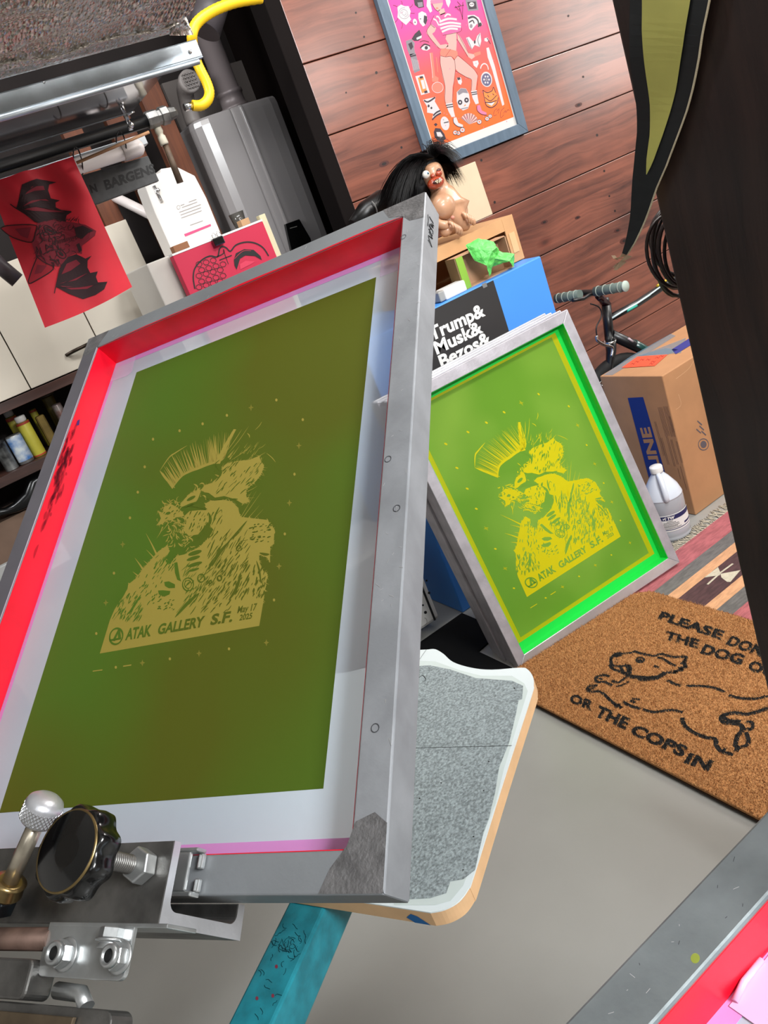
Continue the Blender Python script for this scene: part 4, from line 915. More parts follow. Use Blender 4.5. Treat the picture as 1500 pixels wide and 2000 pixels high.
# figure
a.poly([(520, -40), (620, -40), (625, 40), (605, 90), (580, 112), (545, 85), (515, 30)], 0, sk)
a.poly([(500, 5), (620, -5), (622, 25), (510, 42)], 1, pkm); a.ell(568, 80, 13, 7, 1, cor)
for pts in [[(470, -30), (515, -40), (505, 40), (520, 110), (500, 125), (465, 60)], [(640, -40), (690, -30), (700, 20), (680, 75), (660, 40)]]: a.poly(pts, 0, wh)
a.poly([(580, 100), (635, 80), (650, 130), (600, 150)], 0, sk)
a.poly([(540, 150), (600, 140), (650, 120), (700, 130), (720, 160), (790, 215), (808, 260), (795, 310), (720, 325), (625, 345), (600, 300), (580, 270), (545, 270), (505, 230)], 0, mat('print_top_pink', rgb(206, 76, 130), .6))
for (p, q, w) in [((530, 185), (585, 250), .0025), ((560, 165), (600, 200), .0025), ((590, 215), (760, 190), .003), ((590, 245), (800, 235), .003), ((600, 280), (800, 262), .003), ((615, 312), (770, 285), .003), ((640, 165), (700, 150), .0025)]:
    a.stroke([p, ((p[0] + q[0]) / 2, (p[1] + q[1]) / 2 - 18), q], lambda u, w=w: w * 2.0, 1, wh)
a.poly([(510, 235), (560, 275), (545, 310), (520, 330), (570, 400), (600, 440), (660, 430), (680, 450), (640, 475), (600, 475), (560, 450), (500, 370), (465, 325), (470, 290)], 0, sk)
a.poly([(660, 340), (755, 315), (760, 400), (755, 500), (690, 500), (650, 470), (680, 430), (650, 380)], 0, sk)
a.poly([(765, 320), (800, 370), (840, 440), (875, 520), (925, 530), (990, 505), (985, 525), (930, 560), (905, 580), (870, 555), (820, 470), (770, 390)], 0, sk)
a.poly([(610, 475), (690, 480), (765, 500), (770, 545), (740, 582), (700, 550), (650, 555), (600, 545), (595, 510)], 1, cor)
a.poly([(600, 545), (650, 553), (705, 552), (735, 590), (745, 680), (735, 780), (720, 850), (715, 1000), (650, 1015), (640, 940), (645, 840), (620, 740), (600, 620)], 0, sk)
a.poly([(735, 590), (770, 545), (850, 610), (930, 680), (965, 740), (955, 800), (945, 880), (900, 890), (905, 780), (850, 750), (780, 710), (745, 670)], 0, sk)
a.poly([(652, 1015), (718, 1000), (730, 1080), (745, 1140), (710, 1145), (680, 1090)], 0, wh); a.poly([(898, 890), (955, 880), (965, 950), (975, 1010), (945, 1020), (915, 960)], 0, wh)
for pts in [[(652, 1030), (722, 1018)], [(660, 1050), (726, 1040)], [(900, 905), (958, 898)], [(908, 925), (960, 916)]]: a.stroke(pts, .003, 1, bk_, False)
for pts in [[(700, 480), (650, 553)], [(600, 545), (650, 556), (705, 552), (738, 590), (746, 680), (735, 780), (716, 1000)], [(735, 590), (772, 545), (850, 608), (930, 680), (966, 742), (956, 880)], [(596, 550), (602, 640), (645, 840), (642, 960), (652, 1015)], [(746, 690), (850, 752), (905, 782), (900, 888)], [(510, 235), (468, 300), (500, 372), (590, 475)], [(765, 322), (875, 520)], [(760, 400), (770, 392), (870, 555)], [(540, 150), (505, 230), (545, 272)], [(800, 255), (795, 308), (625, 345)], [(515, 30), (545, 85), (580, 112)]]:
    a.stroke(pts, .0012, 1, bk_)
# skates
for (cx, cy) in [(770, 1200), (1000, 1080)]:
    a.poly([(cx - 40, cy - 50), (cx - 15, cy - 55), (cx + 5, cy), (cx + 50, cy + 20), (cx + 50, cy + 45), (cx - 10, cy + 30), (cx - 45, cy - 10)], 1, wh if cx < 800 else pkm)
    a.stroke([(cx - 45, cy - 45), (cx - 40, cy), (cx, cy + 35), (cx + 55, cy + 45)], .002, 2, bk_)
for (cx, cy, r) in [(745, 1295, 22), (775, 1300, 20), (815, 1270, 24), (980, 1190, 22), (1055, 1160, 20), (1085, 1135, 18)]: a.ell(cx, cy, r, r, 1, wh); a.ring(cx, cy, r, r, .0014, 2, bk_); a.ell(cx, cy, r * .4, r * .4, 2, cor)
# rose
a.poly([(180, 70), (215, 45), (250, 60), (290, 60), (310, 110), (300, 160), (315, 190), (265, 245), (215, 205), (180, 170), (185, 120)], 0, wh)
for r in (50, 34, 18): a.ring(245, 130, r, r * 1.1, .001, 1, gr, rot=r, a0=.4, a1=5.2)
for (p, q) in [((180, 70), (140, 50)), ((225, 45), (215, 10)), ((300, 75), (330, 40)), ((310, 130), (350, 130)), ((185, 175), (155, 220)), ((225, 215), (220, 280)), ((300, 215), (330, 240))]: a.stroke([p, ((p[0] + q[0]) / 2 + 8, (p[1] + q[1]) / 2), q], .0014, 0, bk_)
# head icon, ornament, chair
a.poly([(385, 130), (420, 110), (460, 130), (475, 180), (460, 240), (430, 260), (400, 225), (385, 180)], 0, wh); a.poly([(440, 150), (470, 160), (472, 200), (455, 245), (435, 215)], 1, bk_); a.ell(405, 185, 8, 4, 1, bk_)
a.ell(352, 215, 20, 32, 0, wh, rot=-.2); a.ell(352, 218, 5, 8, 1, bk_)
a.poly([(340, -10), (430, -20), (440, 70), (390, 80), (350, 50)], 0, bk_); a.poly([(375, 25), (425, 20), (430, 65), (385, 72)], 1, gr)
# knife hand, flashlight
a.poly([(395, 290), (415, 330), (420, 370), (385, 400), (345, 400), (320, 380), (350, 330)], 0, bk_); a.poly([(365, 370), (418, 345), (416, 372), (370, 390)], 1, wh)
a.poly([(262, 400), (320, 380), (350, 420), (345, 470), (355, 520), (300, 545), (275, 480)], 0, gr); a.poly([(285, 430), (320, 410), (335, 460), (310, 490)], 1, bk_); a.poly([(300, 530), (360, 520), (402, 690), (345, 715)], 0, gr)
for i in range(7): a.stroke([(315 + i * 11, 570 + i * 3), (335 + i * 10, 690 - i * 3)], .0009, 1, wh, False)
a.stroke([(305, 552), (362, 538)], .004, 1, bk_, False)
# eye
a.poly([(410, 470), (450, 440), (490, 450), (502, 475), (470, 495), (430, 490)], 0, wh); a.ell(462, 467, 16, 18, 1, bk_); a.stroke([(405, 470), (445, 432), (500, 450)], .004, 1, bk_); a.stroke([(400, 410), (440, 398), (490, 412)], .002, 1, bk_)
# bong and bottle outline
a.poly([(495, 515), (525, 515), (548, 740), (582, 760), (580, 800), (520, 800), (515, 760), (520, 730)], 0, cor); a.ell(572, 855, 55, 52, 0, cor); a.ring(572, 855, 55, 52, .0016, 1, wh); a.stroke([(500, 520), (525, 760)], .0016, 1, wh); a.stroke([(560, 560), (575, 705)], .003, 0, cor)
# cassette
a.poly([(355, 745), (440, 725), (498, 905), (412, 930)], 0, wh); a.poly([(380, 760), (432, 748), (470, 895), (420, 910)], 1, orr); a.poly([(395, 750), (425, 742), (432, 762), (402, 770)], 2, bk_); a.poly([(440, 890), (468, 882), (476, 905), (445, 912)], 2, bk_); a.poly([(405, 785), (435, 778), (455, 865), (428, 872)], 2, wh)
# mask sheet, skulls, fan, cat, shield, lock, bat, butterfly
a.poly([(430, 975), (555, 945), (545, 990), (610, 1100), (520, 1170), (530, 1110), (470, 1100), (470, 1040)], 0, wh); 
for pts in [[(440, 980), (480, 995), (550, 950)], [(530, 1130), (560, 1100), (600, 1080)], [(520, 1170), (560, 1130), (605, 1105)]]: a.stroke(pts, .005, 1, bk_)
a.ell(485, 1035, 10, 14, 1, bk_); a.ell(512, 1055, 9, 12, 1, bk_)
a.ell(645, 1205, 42, 68, 0, wh, rot=-.2); a.stroke([(635, 1200), (680, 1190)], .003, 1, bk_, False); a.ell(630, 1170, 6, 4, 1, gr)
a.poly([(535, 1290), (550, 1250), (600, 1255), (640, 1310), (655, 1355), (620, 1385), (570, 1370), (545, 1340)], 0, bk_); a.poly([(560, 1290), (600, 1290), (625, 1330), (600, 1350), (570, 1330)], 1, wh); a.poly([(535, 1215), (555, 1200), (575, 1215), (555, 1235)], 0, bk_)
a.poly([(760, 900), (800, 860), (850, 865), (880, 920), (890, 1000), (870, 1060), (820, 1080), (780, 1050), (760, 990)], 0, wh); a.poly([(765, 900), (800, 862), (850, 868), (870, 910), (820, 905), (780, 930)], 1, gr)
for (cx, cy) in [(792, 1000), (855, 978)]: a.ell(cx, cy, 22, 25, 1, bk_); a.ell(cx, cy, 8, 9, 2, wh)
a.poly([(825, 1040), (842, 1018), (850, 1030)], 1, orr); a.stroke([(800, 1065), (870, 1050)], .003, 1, gr)
a.poly([(760, 760), (800, 755), (812, 800), (800, 830), (775, 815)], 0, wh); a.poly([(762, 758), (790, 755), (798, 775), (770, 785)], 1, bk_)
for i in range(14):
    t = -2.55 + i * .165; a.poly([(880, 1215), (880 + 95 * math.cos(t), 1215 + 110 * math.sin(t)), (880 + 95 * math.cos(t + .11), 1215 + 110 * math.sin(t + .11))], 0, wh if i % 2 else gr)
a.poly([(1015, 880), (1050, 900), (1100, 880), (1115, 850), (1135, 900), (1165, 950), (1150, 1010), (1100, 1050), (1050, 1030), (1025, 970)], 0, orr)
for pts in [[(1015, 880), (1030, 960), (1050, 1030), (1100, 1050), (1150, 1015), (1165, 950)], [(1015, 880), (1055, 905), (1105, 885), (1118, 852), (1140, 905)], [(1035, 950), (1090, 985), (1150, 930)], [(1040, 1000), (1095, 1000), (1150, 980)], [(1060, 930), (1075, 950)], [(1110, 915), (1125, 930)]]: a.stroke(pts, .0028, 1, bk_)
a.poly([(1050, 1005), (1100, 995), (1130, 1000), (1100, 1035)], 1, wh)
a.ring(1030, 680, 38, 58, .004, 0, wh, a0=3.3, a1=6.3); a.ell(1050, 775, 55, 75, 0, wh, rot=-.15); a.ell(1050, 778, 46, 62, 1, mat('print_slate', rgb(84, 80, 110), .6), rot=-.15)
for t in range(6): a.ell(1050 + 24 * math.cos(t * 1.05), 778 + 34 * math.sin(t * 1.05), 8, 10, 2, wh)
a.ell(1050, 778, 12, 15, 2, gr)
a.poly([(1048, 470), (1072, 462), (1130, 640), (1225, 1020), (1205, 1035), (1105, 680), (1062, 560)], 0, wh)
a.poly([(850, 370), (880, 360), (915, 400), (940, 410), (960, 350), (990, 320), (1000, 400), (985, 460), (935, 440), (905, 485), (880, 440)], 0, wh); a.stroke([(860, 375), (890, 440), (905, 480)], .003, 1, gr); a.stroke([(985, 330), (965, 390), (985, 455)], .003, 1, gr); a.ell(935, 410, 9, 18, 1, bk_)
a.poly([(915, 600), (965, 590), (975, 620), (955, 665), (925, 640)], 0, wh)
a.poly([(745, 80), (830, 45), (820, 170), (820, 195), (800, 120)], 0, mat('print_magenta', rgb(210, 40, 130), .6))
for (p, q) in [((745, 60), (780, 100)), ((780, 50), (790, 110)), ((820, 20), (815, 190)), ((740, 75), (830, 50)), ((790, 80), (820, 190)), ((765, 15), (800, 55))]: a.stroke([p, q], .002, 1, bk_, False)
a.poly([(842, -5), (955, 0), (975, 100), (870, 110)], 0, gr); a.poly([(862, 20), (945, 15), (955, 85), (880, 92)], 1, bk_); a.ell(905, 45, 24, 22, 2, wh); a.ell(897, 45, 5, 6, 3, bk_); a.ell(915, 43, 5, 6, 3, bk_)
a.poly([(865, 150), (930, 145), (975, 170), (1010, 240), (975, 270), (960, 230), (900, 300), (880, 280), (870, 220)], 0, wh); a.stroke([(870, 180), (920, 165), (965, 200), (975, 265)], .006, 1, bk_); a.stroke([(880, 220), (915, 200), (930, 230)], .004, 1, bk_); a.ell(900, 255, 14, 20, 1, gr); a.ell(990, 240, 14, 20, 1, bk_)
a.poly([(1030, 375), (1060, 365), (1075, 390), (1055, 410), (1030, 400)], 0, wh); a.stroke([(1055, 370), (1070, 395), (1090, 430)], .003, 1, bk_)
a.poly([(925, 520), (990, 500), (995, 530), (935, 555)], 0, cor)
for pts in [[(1155, 1060), (1130, 1080), (1120, 1130), (1150, 1120)], [(1150, 1090), (1175, 1060), (1165, 1110)], [(1225, 1050), (1190, 1090), (1190, 1150), (1220, 1120)], [(1215, 1110), (1235, 1080), (1240, 1100), (1260, 1070), (1275, 1080)]]: a.stroke(pts, .0012, 0, bk_)
rnd = random.Random(2)
for i in range(34):
    x, y = rnd.uniform(150, 1150), rnd.uniform(20, 1250); a.ell(x + (y * .12), y, 4, 6, 0, pkm, k=6)
a.build('print_figure', po, 'printed woman in striped top with skates, skull, rose and other icons')

# ------------------------------------------------------------------ shipping box, jug, rug, door mat
bx0, bx1, by0, by1, bz = 1.772, 2.22, 1.657, 1.91, .478
sb = thing('shipping_box', ((bx0 + bx1) / 2, (by0 + by1) / 2, 0), 'tall brown shipping box with blue band and orange top label beside the post', 'box')
MB().box((bx0, by0, .001), (bx1, by1, bz)).build('carton', M_card, sb, bevel=.003)
FL = Fr((bx0 - .0004, 0, CAMZ), (0, -1, 0), (0, 0, -1))      # left face, x towards the viewer
M_navy = mat('navy_ink', rgb(22, 44, 120), .6); M_fade = mixshade('faded_ink', rgb(60, 50, 70), .6)
a = Art(FL, 0, step=.0002); a.P = crop(1000, 400, 2.858)(a.P)
a.poly([(646, 1078), (732, 1073), (900, 1650), (800, 1660)], 0, M_navy)
a.text('ULINE', (853, 1562), (766, 1240), (800, 1562), 1, M_card, .04)
for (x, y, w_, l_) in [(815, 1130, 22, 160), (845, 1125, 26, 170), (875, 1180, 10, 90), (795, 1210, 10, 190), (830, 1300, 8, 150), (860, 1290, 8, 170), (885, 1310, 8, 140), (915, 1320, 8, 120), (940, 1460, 7, 130), (925, 1470, 6, 60)]:
    for t in range(0, int(w_), 7): a.stroke([(x + t, y), (x + t + l_ * .27, y + l_)], .0014, 0, M_fade, False)
a.build('side_print', sb)
FF = Fr((0, by0 - .0004, CAMZ), (1, 0, 0), (0, 0, -1)); a = Art(FF, 0, step=.0002)
a.ring(1374, 868, 10, 11, .003, 0, mat('grey_stamp', rgb(90, 84, 90), .6)); a.ell(1374, 868, 6, 7, 0, MATS['grey_stamp'])
for (x, y) in [(1362, 822), (1366, 832), (1370, 842), (1360, 838)]: a.stroke([(x, y), (x + 9, y + 8)], .004, 0, MATS['grey_stamp'], False)
for pts in [[(1325, 770), (1330, 790), (1320, 800)], [(1320, 740), (1345, 720), (1357, 700)]]: a.stroke(pts, .0012, 0, mat('crease', rgb(210, 170, 130), .6))
a.build('front_print', sb)
FT = Fr((0, 0, bz + .0005), (1, 0, 0), (0, -1, 0)); a = Art(FT, 0, step=.0004)
M_tape = mixshade('clear_packing_tape', rgb(140, 170, 190), .5, rough=.1)
a.poly([(1178, 733), (1232, 696), (1310, 652), (1320, 656), (1250, 700), (1196, 733)], 0, M_tape)
a.poly([(1247, 695), (1330, 690), (1340, 660), (1262, 690)], 0, M_tape)
a.poly([(1312, 683), (1345, 662), (1360, 668), (1320, 692)], 1, mat('ink_blue', rgb(44, 50, 130), .5)); a.poly([(1245, 695), (1300, 680), (1325, 683), (1300, 695)], 1, M_tape)
a.poly([(1214, 719), (1245, 697), (1304, 693), (1279, 715)], 2, mat('orange_label', rgb(255, 84, 54), .55))
for (x, y) in [(1232, 713), (1240, 709), (1250, 705), (1262, 705), (1272, 709), (1268, 713), (1280, 701), (1288, 698)]: a.stroke([(x, y), (x + 3, y - 3), (x + 6, y - .5), (x + 8, y - 3)], .0015, 3, M_ink)
a.build('top_labels', sb, 'orange handwritten label and clear tape')
# jug
jp = atZ(1328, 1040, 0); jc = V(1.655, 1.655, 0); 
jg = thing('jug', jc, 'clear gallon jug with navy and white TW label on the floor against the shipping box', 'jug')
def sq_(a): return 1.0
hj = .236; rj = .058
M_jug = mat('jug_plastic', rgb(206, 212, 222), .25, coat=.2); M_liq = mat('jug_liquid', rgb(168, 172, 178), .15, coat=.5)
MB().lathe(jc, (0, 0, 1), [(rj * .9, 0), (rj, .006), (rj, .012), (rj * .97, .016), (rj, .02), (rj, .034), (rj * .985, .037), (rj * .985, .095), (rj, .098), (rj, .138), (rj * .985, .142), (rj * .85, .165), (rj * .5, .197), (.017, .212), (.0155, .222)], None, seg=48).build('bottle', M_liq, jg)
m = MB(); m.lathe(jc, (0, 0, 1), [(rj * 1.003, .1385), (rj * .988, .1425), (rj * .853, .1655), (rj * .505, .1975), (.0175, .2125), (.0158, .223)], None, seg=48); m.build('empty_upper', M_jug, jg)
m = MB(); m.lathe(jc, (0, 0, 1), [(.0188, .2165), (.0192, .220), (.0192, .234), (.018, .2365), (.0001, .2368)], None, seg=32); m.build('cap', M_white, jg)
vd = V(-jc.x, -jc.y, 0).normalized(); m = MB(); hd_ = (vd * .82 + V(-.5, .1, 0)).normalized()
hd_ = V(vd.x * math.cos(.12) - vd.y * math.sin(.12), vd.x * math.sin(.12) + vd.y * math.cos(.12), 0)
m.tube(smoothline([jc + hd_ * .014 + V(0, 0, .212), jc + hd_ * .034 + V(0, 0, .205), jc + hd_ * .050 + V(0, 0, .185), jc + hd_ * .060 + V(0, 0, .155), jc + hd_ * .056 + V(0, 0, .143)], 4), .0085); m.build('handle', M_jug, jg)
tng = V(-vd.y, vd.x, 0)
lf = Fr(jc + vd * rj, tng * -1 if (tng * -1).dot(AX) > 0 else tng, (0, 0, -1))
def cyl(x, y, nn): 
    an = x / rj; r_ = rj * 1.004 - nn
    return jc + vd * (math.cos(an) * r_) + lf.a * (math.sin(an) * r_) + V(0, 0, .066 - y)
def curvp(a, pts_x0, pts_x1, y0, y1, ly, m_):
    n_ = 14
    for i in range(n_):
        xa = pts_x0 + (pts_x1 - pts_x0) * i / n_; xb = pts_x0 + (pts_x1 - pts_x0) * (i + 1) / n_
        a.lpoly([(xa, y0), (xb, y0), (xb, y1), (xa, y1)], ly, m_)
a = Art(lf, 0, P=lambda x, y: (x, y), warp=cyl, step=.0003)
curvp(a, -.085, .085, -.028, .028, 0, M_paper); curvp(a, -.085, .085, -.025, -.011, 1, mat('label_navy', rgb(30, 38, 86), .5)); curvp(a, -.085, .085, .021, .0235, 1, MATS['label_navy']); curvp(a, .045, .085, .010, .016, 1, MATS['label_navy'])
a.text('TW', (-.006, -.0135), (.016, -.0135), (-.004, -.0225), 2, M_paper, .06)
a.stroke([(-.018, -.014), (-.010, -.021), (-.007, -.020)], .0022, 2, M_paper); a.stroke([(-.018, -.019), (-.009, -.016), (-.012, -.013)], .0018, 2, M_paper)
for k, (w_, y_) in enumerate([(.008, -.007), (.018, -.002), (.024, .003), (.026, .008), (.020, .012), (.030, .017)]):
    x = -w_
    while x < w_: a.stroke([(x, y_), (x + .0022, y_)], .0022, 2, M_ink, False); x += .0030
a.build('label', jg, 'white label with navy band reading TW')
# rug
rg_ = MB(); RX0, RX1 = 1.22, 2.35; zt = .004
cols = {'pink': mat('rug_pink', rgb(160, 88, 92), .95, var=.2, vscale=130, bump=.8, bscale=400, stretch=(.25, 1, 1)), 'grey': mat('rug_grey', rgb(98, 94, 92), .95, var=.2, vscale=130, bump=.8, bscale=400, stretch=(.25, 1, 1)), 'orange': mat('rug_orange', rgb(196, 146, 108), .95, var=.14, vscale=130, bump=.8, bscale=400, stretch=(.25, 1, 1)), 'plum': mat('rug_plum', rgb(74, 48, 50), .95, var=.25, vscale=130, bump=.8, bscale=400, stretch=(.25, 1, 1)), 'cream': mat('rug_cream', rgb(188, 178, 158), .95, var=.1, vscale=130, bump=.8, bscale=400)}
bands = [(1.574, 'pink'), (1.490, 'grey'), (1.442, 'orange'), (1.4065, 'plum'), (1.322, 'orange'), (1.285, 'grey'), (1.238, 'pink'), (1.13, 'plum'), (1.05, 'orange'), (.99, 'grey'), (.93, 'pink'), (.80, 'plum'), (.70, None)]
for (ya, c_), (yb, _) in zip(bands, bands[1:]): rg_.box((RX0, yb, .001), (RX1, ya, zt), cols[c_])
ru = thing('rug', ((RX0 + RX1) / 2, 1.2, 0), 'woven rug striped in dusty pink, grey, tan and plum with pale fringe', 'rug')
rg_.build('weave', None, ru)
FR_ = Fr((0, 0, zt + .0004), (1, 0, 0), (0, -1, 0)); a = Art(FR_, 0, step=.0002); a.P = crop(1200, 850, 5.357)(a.P)
a.poly([(940, 1490), (1085, 1380), (1105, 1430), (1105, 1465), (1000, 1480)], 0, cols['cream']); a.poly([(1110, 1450), (1320, 1412), (1215, 1535), (1180, 1535), (1120, 1490)], 0, cols['cream']); a.stroke([(975, 1562), (1110, 1440), (1240, 1345)], .006, 1, cols['cream'], False)
a.build('woven_motif', ru)
m = MB(); rnd = random.Random(8)
for i in range(190):
    x = RX0 + .1 + i * (RX1 - RX0 - .1) / 190 + rnd.uniform(-.002, .002); y = 1.572
    P = [V(x, y, .0035)]
    for j in range(5): x += rnd.uniform(-.006, .006); y += rnd.uniform(.006, .012); P.append(V(x, y, .0018 + rnd.uniform(0, .002)))
    m.tube(P, .0014, None, seg=5)
fr_ = m.build('fringe', cols['cream'], ru); fr_['kind'] = 'stuff'
# door mat
MX0, MX1, MY0, MY1 = .842, 1.352, .64, 1.518
MF = Fr((0, 0, .0205), (0, -1, 0), (-1, 0, 0))        # x along the lettering, y down the lettering, n into the floor
dm = thing('doormat', ((MX0 + MX1) / 2, (MY0 + MY1) / 2, 0), 'brown coir doormat lettered about the dog and the cops, with a running dog', 'doormat')
M_coir = mat('coir', rgb(170, 118, 70), .95, var=.22, vscale=240, bump=.8, bscale=500); M_coir2 = mat('coir_light', rgb(200, 150, 96), .95); M_coirb = mat('coir_black', rgb(20, 17, 15), .95)
M_coird = mat('coir_edge', rgb(58, 38, 24), .95)
shape = [(x, y + (.062 * (MX1 - x) / (MX1 - MX0) if y > 1.2 else 0)) for x, y in rr(MX0, MY0, MX1, MY1, .05, 8)]
base_ = [(x, -y) for x, y in shape]
FM0 = Fr((0, 0, 0), (1, 0, 0), (0, -1, 0))
MB().prism(base_, -.0175, -.009, FM0).build('pile_base', M_coir, dm, bevel=.003)
MB().prism(base_, -.0088, -.0042, FM0).build('backing', M_coird, dm)
a = Art(MF, .003, step=.0003); a.P = crop(1000, 1100, 3)(lambda x, y: MF.hit(x, y, 0))
K = M_coirb
a.text('PLEASE DON\'T LET', (850, 318), (1850, 640), (880, 275), 0, K, .055, 1.08) if False else None
a.text('PLEASE DON\'T LET', (850, 318), (1232, 448), (878, 278), 0, K, .055, 1.05) if False else None
a.text('PLEASE', (852, 320), (1225, 443), (878, 277), 0, K, .055, 1.05); a.text('DON\'T LET', (1250, 468), (1730, 640), (1288, 420), 0, K, .055, 1.05)
a.text('THE', (890, 438), (1088, 494), (905, 392), 0, K, .055, 1.05); a.text('DOG', (1100, 520), (1342, 590), (1130, 468), 0, K, .055, 1.05); a.text('OUT', (1376, 615), (1600, 690), (1400, 562), 0, K, .055, 1.05)
a.text('OR', (330, 805), (465, 858), (352, 757), 0, K, .055, 1.05); a.text('THE', (480, 884), (665, 968), (512, 828), 0, K, .055, 1.05); a.text('COPS', (685, 990), (1000, 1130), (722, 938), 0, K, .055, 1.05); a.text('IN', (1005, 1160), (1150, 1212), (1040, 1104), 0, K, .055, 1.05)
def ds(pts, w=13): a.stroke(pts, w * .00062, 1, K)
ds([(640, 530), (610, 525), (585, 545), (578, 570), (590, 595), (625, 600), (670, 595)]); a.ell(618, 532, 34, 14, 0, K, rot=-.2); ds([(640, 528), (700, 520), (720, 512), (745, 522), (830, 540), (870, 528), (940, 545), (990, 545), (1020, 545), (1005, 575), (985, 585)])
ds([(850, 548), (880, 555), (930, 585), (960, 598)]); ds([(1020, 548), (1010, 590), (1018, 605), (980, 610), (1000, 622), (950, 628), (965, 638), (900, 635)])
ds([(900, 635), (860, 660), (800, 668), (740, 665), (690, 660)], 22); ds([(895, 648), (850, 672), (790, 682), (735, 682)], 10); ds([(570, 590), (590, 615), (640, 635), (680, 655)]); ds([(635, 600), (645, 625), (665, 640), (680, 625), (672, 600)], 12); ds([(670, 595), (690, 600), (690, 640), (675, 655)])
a.ring(750, 563, 22, 14, .006, 1, K); a.ell(748, 566, 14, 9, 0, K); a.ell(845, 602, 18, 8, 0, K, rot=.3); a.ell(603, 572, 5, 3, 0, K); a.ell(616, 578, 5, 3, 0, K); a.ell(612, 560, 5, 3, 0, K)
ds([(570, 660), (540, 652), (495, 662), (490, 680), (500, 692), (540, 690)]); ds([(495, 668), (530, 676)], 8); ds([(540, 690), (585, 712)]); ds([(585, 685), (620, 695), (660, 670), (690, 650)]); ds([(610, 718), (640, 712), (685, 690)], 10)
ds([(500, 712), (455, 715), (440, 735), (455, 750), (500, 745)], 13); ds([(440, 735), (480, 730)], 8); ds([(450, 748), (470, 728), (490, 722)], 8); ds([(500, 745), (540, 765), (570, 795), (600, 820), (620, 828), (640, 845)]); ds([(600, 820), (610, 845)], 9); 
ds([(650, 808), (690, 830), (750, 850)], 14); ds([(690, 800), (720, 812)], 12); ds([(705, 790), (750, 795)], 10); ds([(765, 850), (830, 868), (930, 856), (1000, 870)]); ds([(910, 682), (950, 702), (990, 715)]); ds([(1020, 715), (1100, 715), (1180, 725), (1245, 750)]); ds([(1268, 768), (1330, 785), (1420, 790), (1500, 775), (1600, 770)])
ds([(995, 900), (1010, 945), (1060, 985), (1130, 1015), (1190, 1025), (1195, 1060), (1230, 1100), (1295, 1115)], 15); ds([(1230, 1100), (1250, 1080)], 10); ds([(1500, 845), (1440, 865), (1370, 880), (1300, 872), (1240, 885), (1225, 905), (1245, 930), (1310, 935), (1345, 950), (1350, 975)], 17); ds([(1240, 895), (1270, 915), (1340, 920)], 12); ds([(1350, 975), (1320, 1010), (1308, 1060), (1320, 1075), (1310, 1100)], 16); ds([(1370, 985), (1385, 1030), (1375, 1060), (1330, 1075)], 14); ds([(1370, 925), (1400, 925), (1410, 950), (1395, 970), (1372, 960)], 12)
ds([(1500, 845), (1580, 840)], 14); ds([(1600, 770), (1660, 800)], 13)
a.mb.build('lettering_and_dog', None, dm, fixn=False)['label'] = 'black lettering and running dog'
# raster mask so that single fibres take the colour of what is printed where they stand
import numpy as np
NX, NY = 520, 820; mask = np.zeros((NX, NY), bool)
def ras(tri):
    P = np.array([[(-y - MX0) / (MX1 - MX0) * NX, (-x - MY0) / (MY1 - MY0) * NY] for x, y in tri])
    c = P.mean(0); lo = np.maximum(np.floor(P.min(0)).astype(int), 0); hi = np.minimum(np.ceil(P.max(0)).astype(int) + 1, [NX, NY])
    if (hi <= lo).any(): return
    X, Y = np.meshgrid(np.arange(lo[0], hi[0]), np.arange(lo[1], hi[1]), indexing='ij'); ins = np.zeros(X.shape, bool); j = len(P) - 1
    for i in range(len(P)):
        cnd = ((P[i, 1] > Y) != (P[j, 1] > Y)); xx = (P[j, 0] - P[i, 0]) * (Y - P[i, 1]) / (P[j, 1] - P[i, 1] + 1e-12) + P[i, 0]
        ins ^= cnd & (X < xx); j = i
    mask[lo[0]:hi[0], lo[1]:hi[1]] |= ins
for tri, _ in a.tris: ras(tri)
rs = np.random.RandomState(3); n = 90000
fx = rs.uniform(MX0, MX1, n); fy = rs.uniform(MY0 + .1, MY1 + .062, n)
vv = []; ff = []; mi = []; h = .0175
for i in range(n):
    x, y = fx[i], fy[i]
    ytop = MY1 + .062 * (MX1 - x) / (MX1 - MX0)
    if y > ytop: continue
    dx = min(x - MX0, MX1 - x); dy = min(y - MY0, ytop - y)
    if dx < .05 and dy < .05 and (.05 - dx) ** 2 + (.05 - dy) ** 2 > .05 ** 2: continue
    ix = int((x - MX0) / (MX1 - MX0) * NX); iy = int((y - MY0) / (MY1 - MY0) * NY)
    k = 2 if mask[min(ix, NX - 1), min(iy, NY - 1)] else (0 if rs.rand() < .6 else 1)
    an = rs.rand() * 6.28; cw, sw_ = math.cos(an) * .0009, math.sin(an) * .0009; lx, ly_ = rs.normal(0, .0022, 2); hh = h + .0035 + rs.rand() * .002
    o = len(vv); vv += [(x - cw, y - sw_, h - .001), (x + cw, y + sw_, h - .001), (x + lx, y + ly_, hh)]; ff.append((o, o + 1, o + 2)); mi.append(k)
me = bpy.data.meshes.new('pile'); off = Vector(dm.location); me.from_pydata([(p[0] - off.x, p[1] - off.y, p[2] - off.z) for p in vv], [], ff)
for q in (M_coir, M_coir2, M_coirb): me.materials.append(q)
me.polygons.foreach_set('material_index', mi); po_ = bpy.data.objects.new('pile', me); C.objects.link(po_); po_.parent = dm; po_['kind'] = 'stuff'

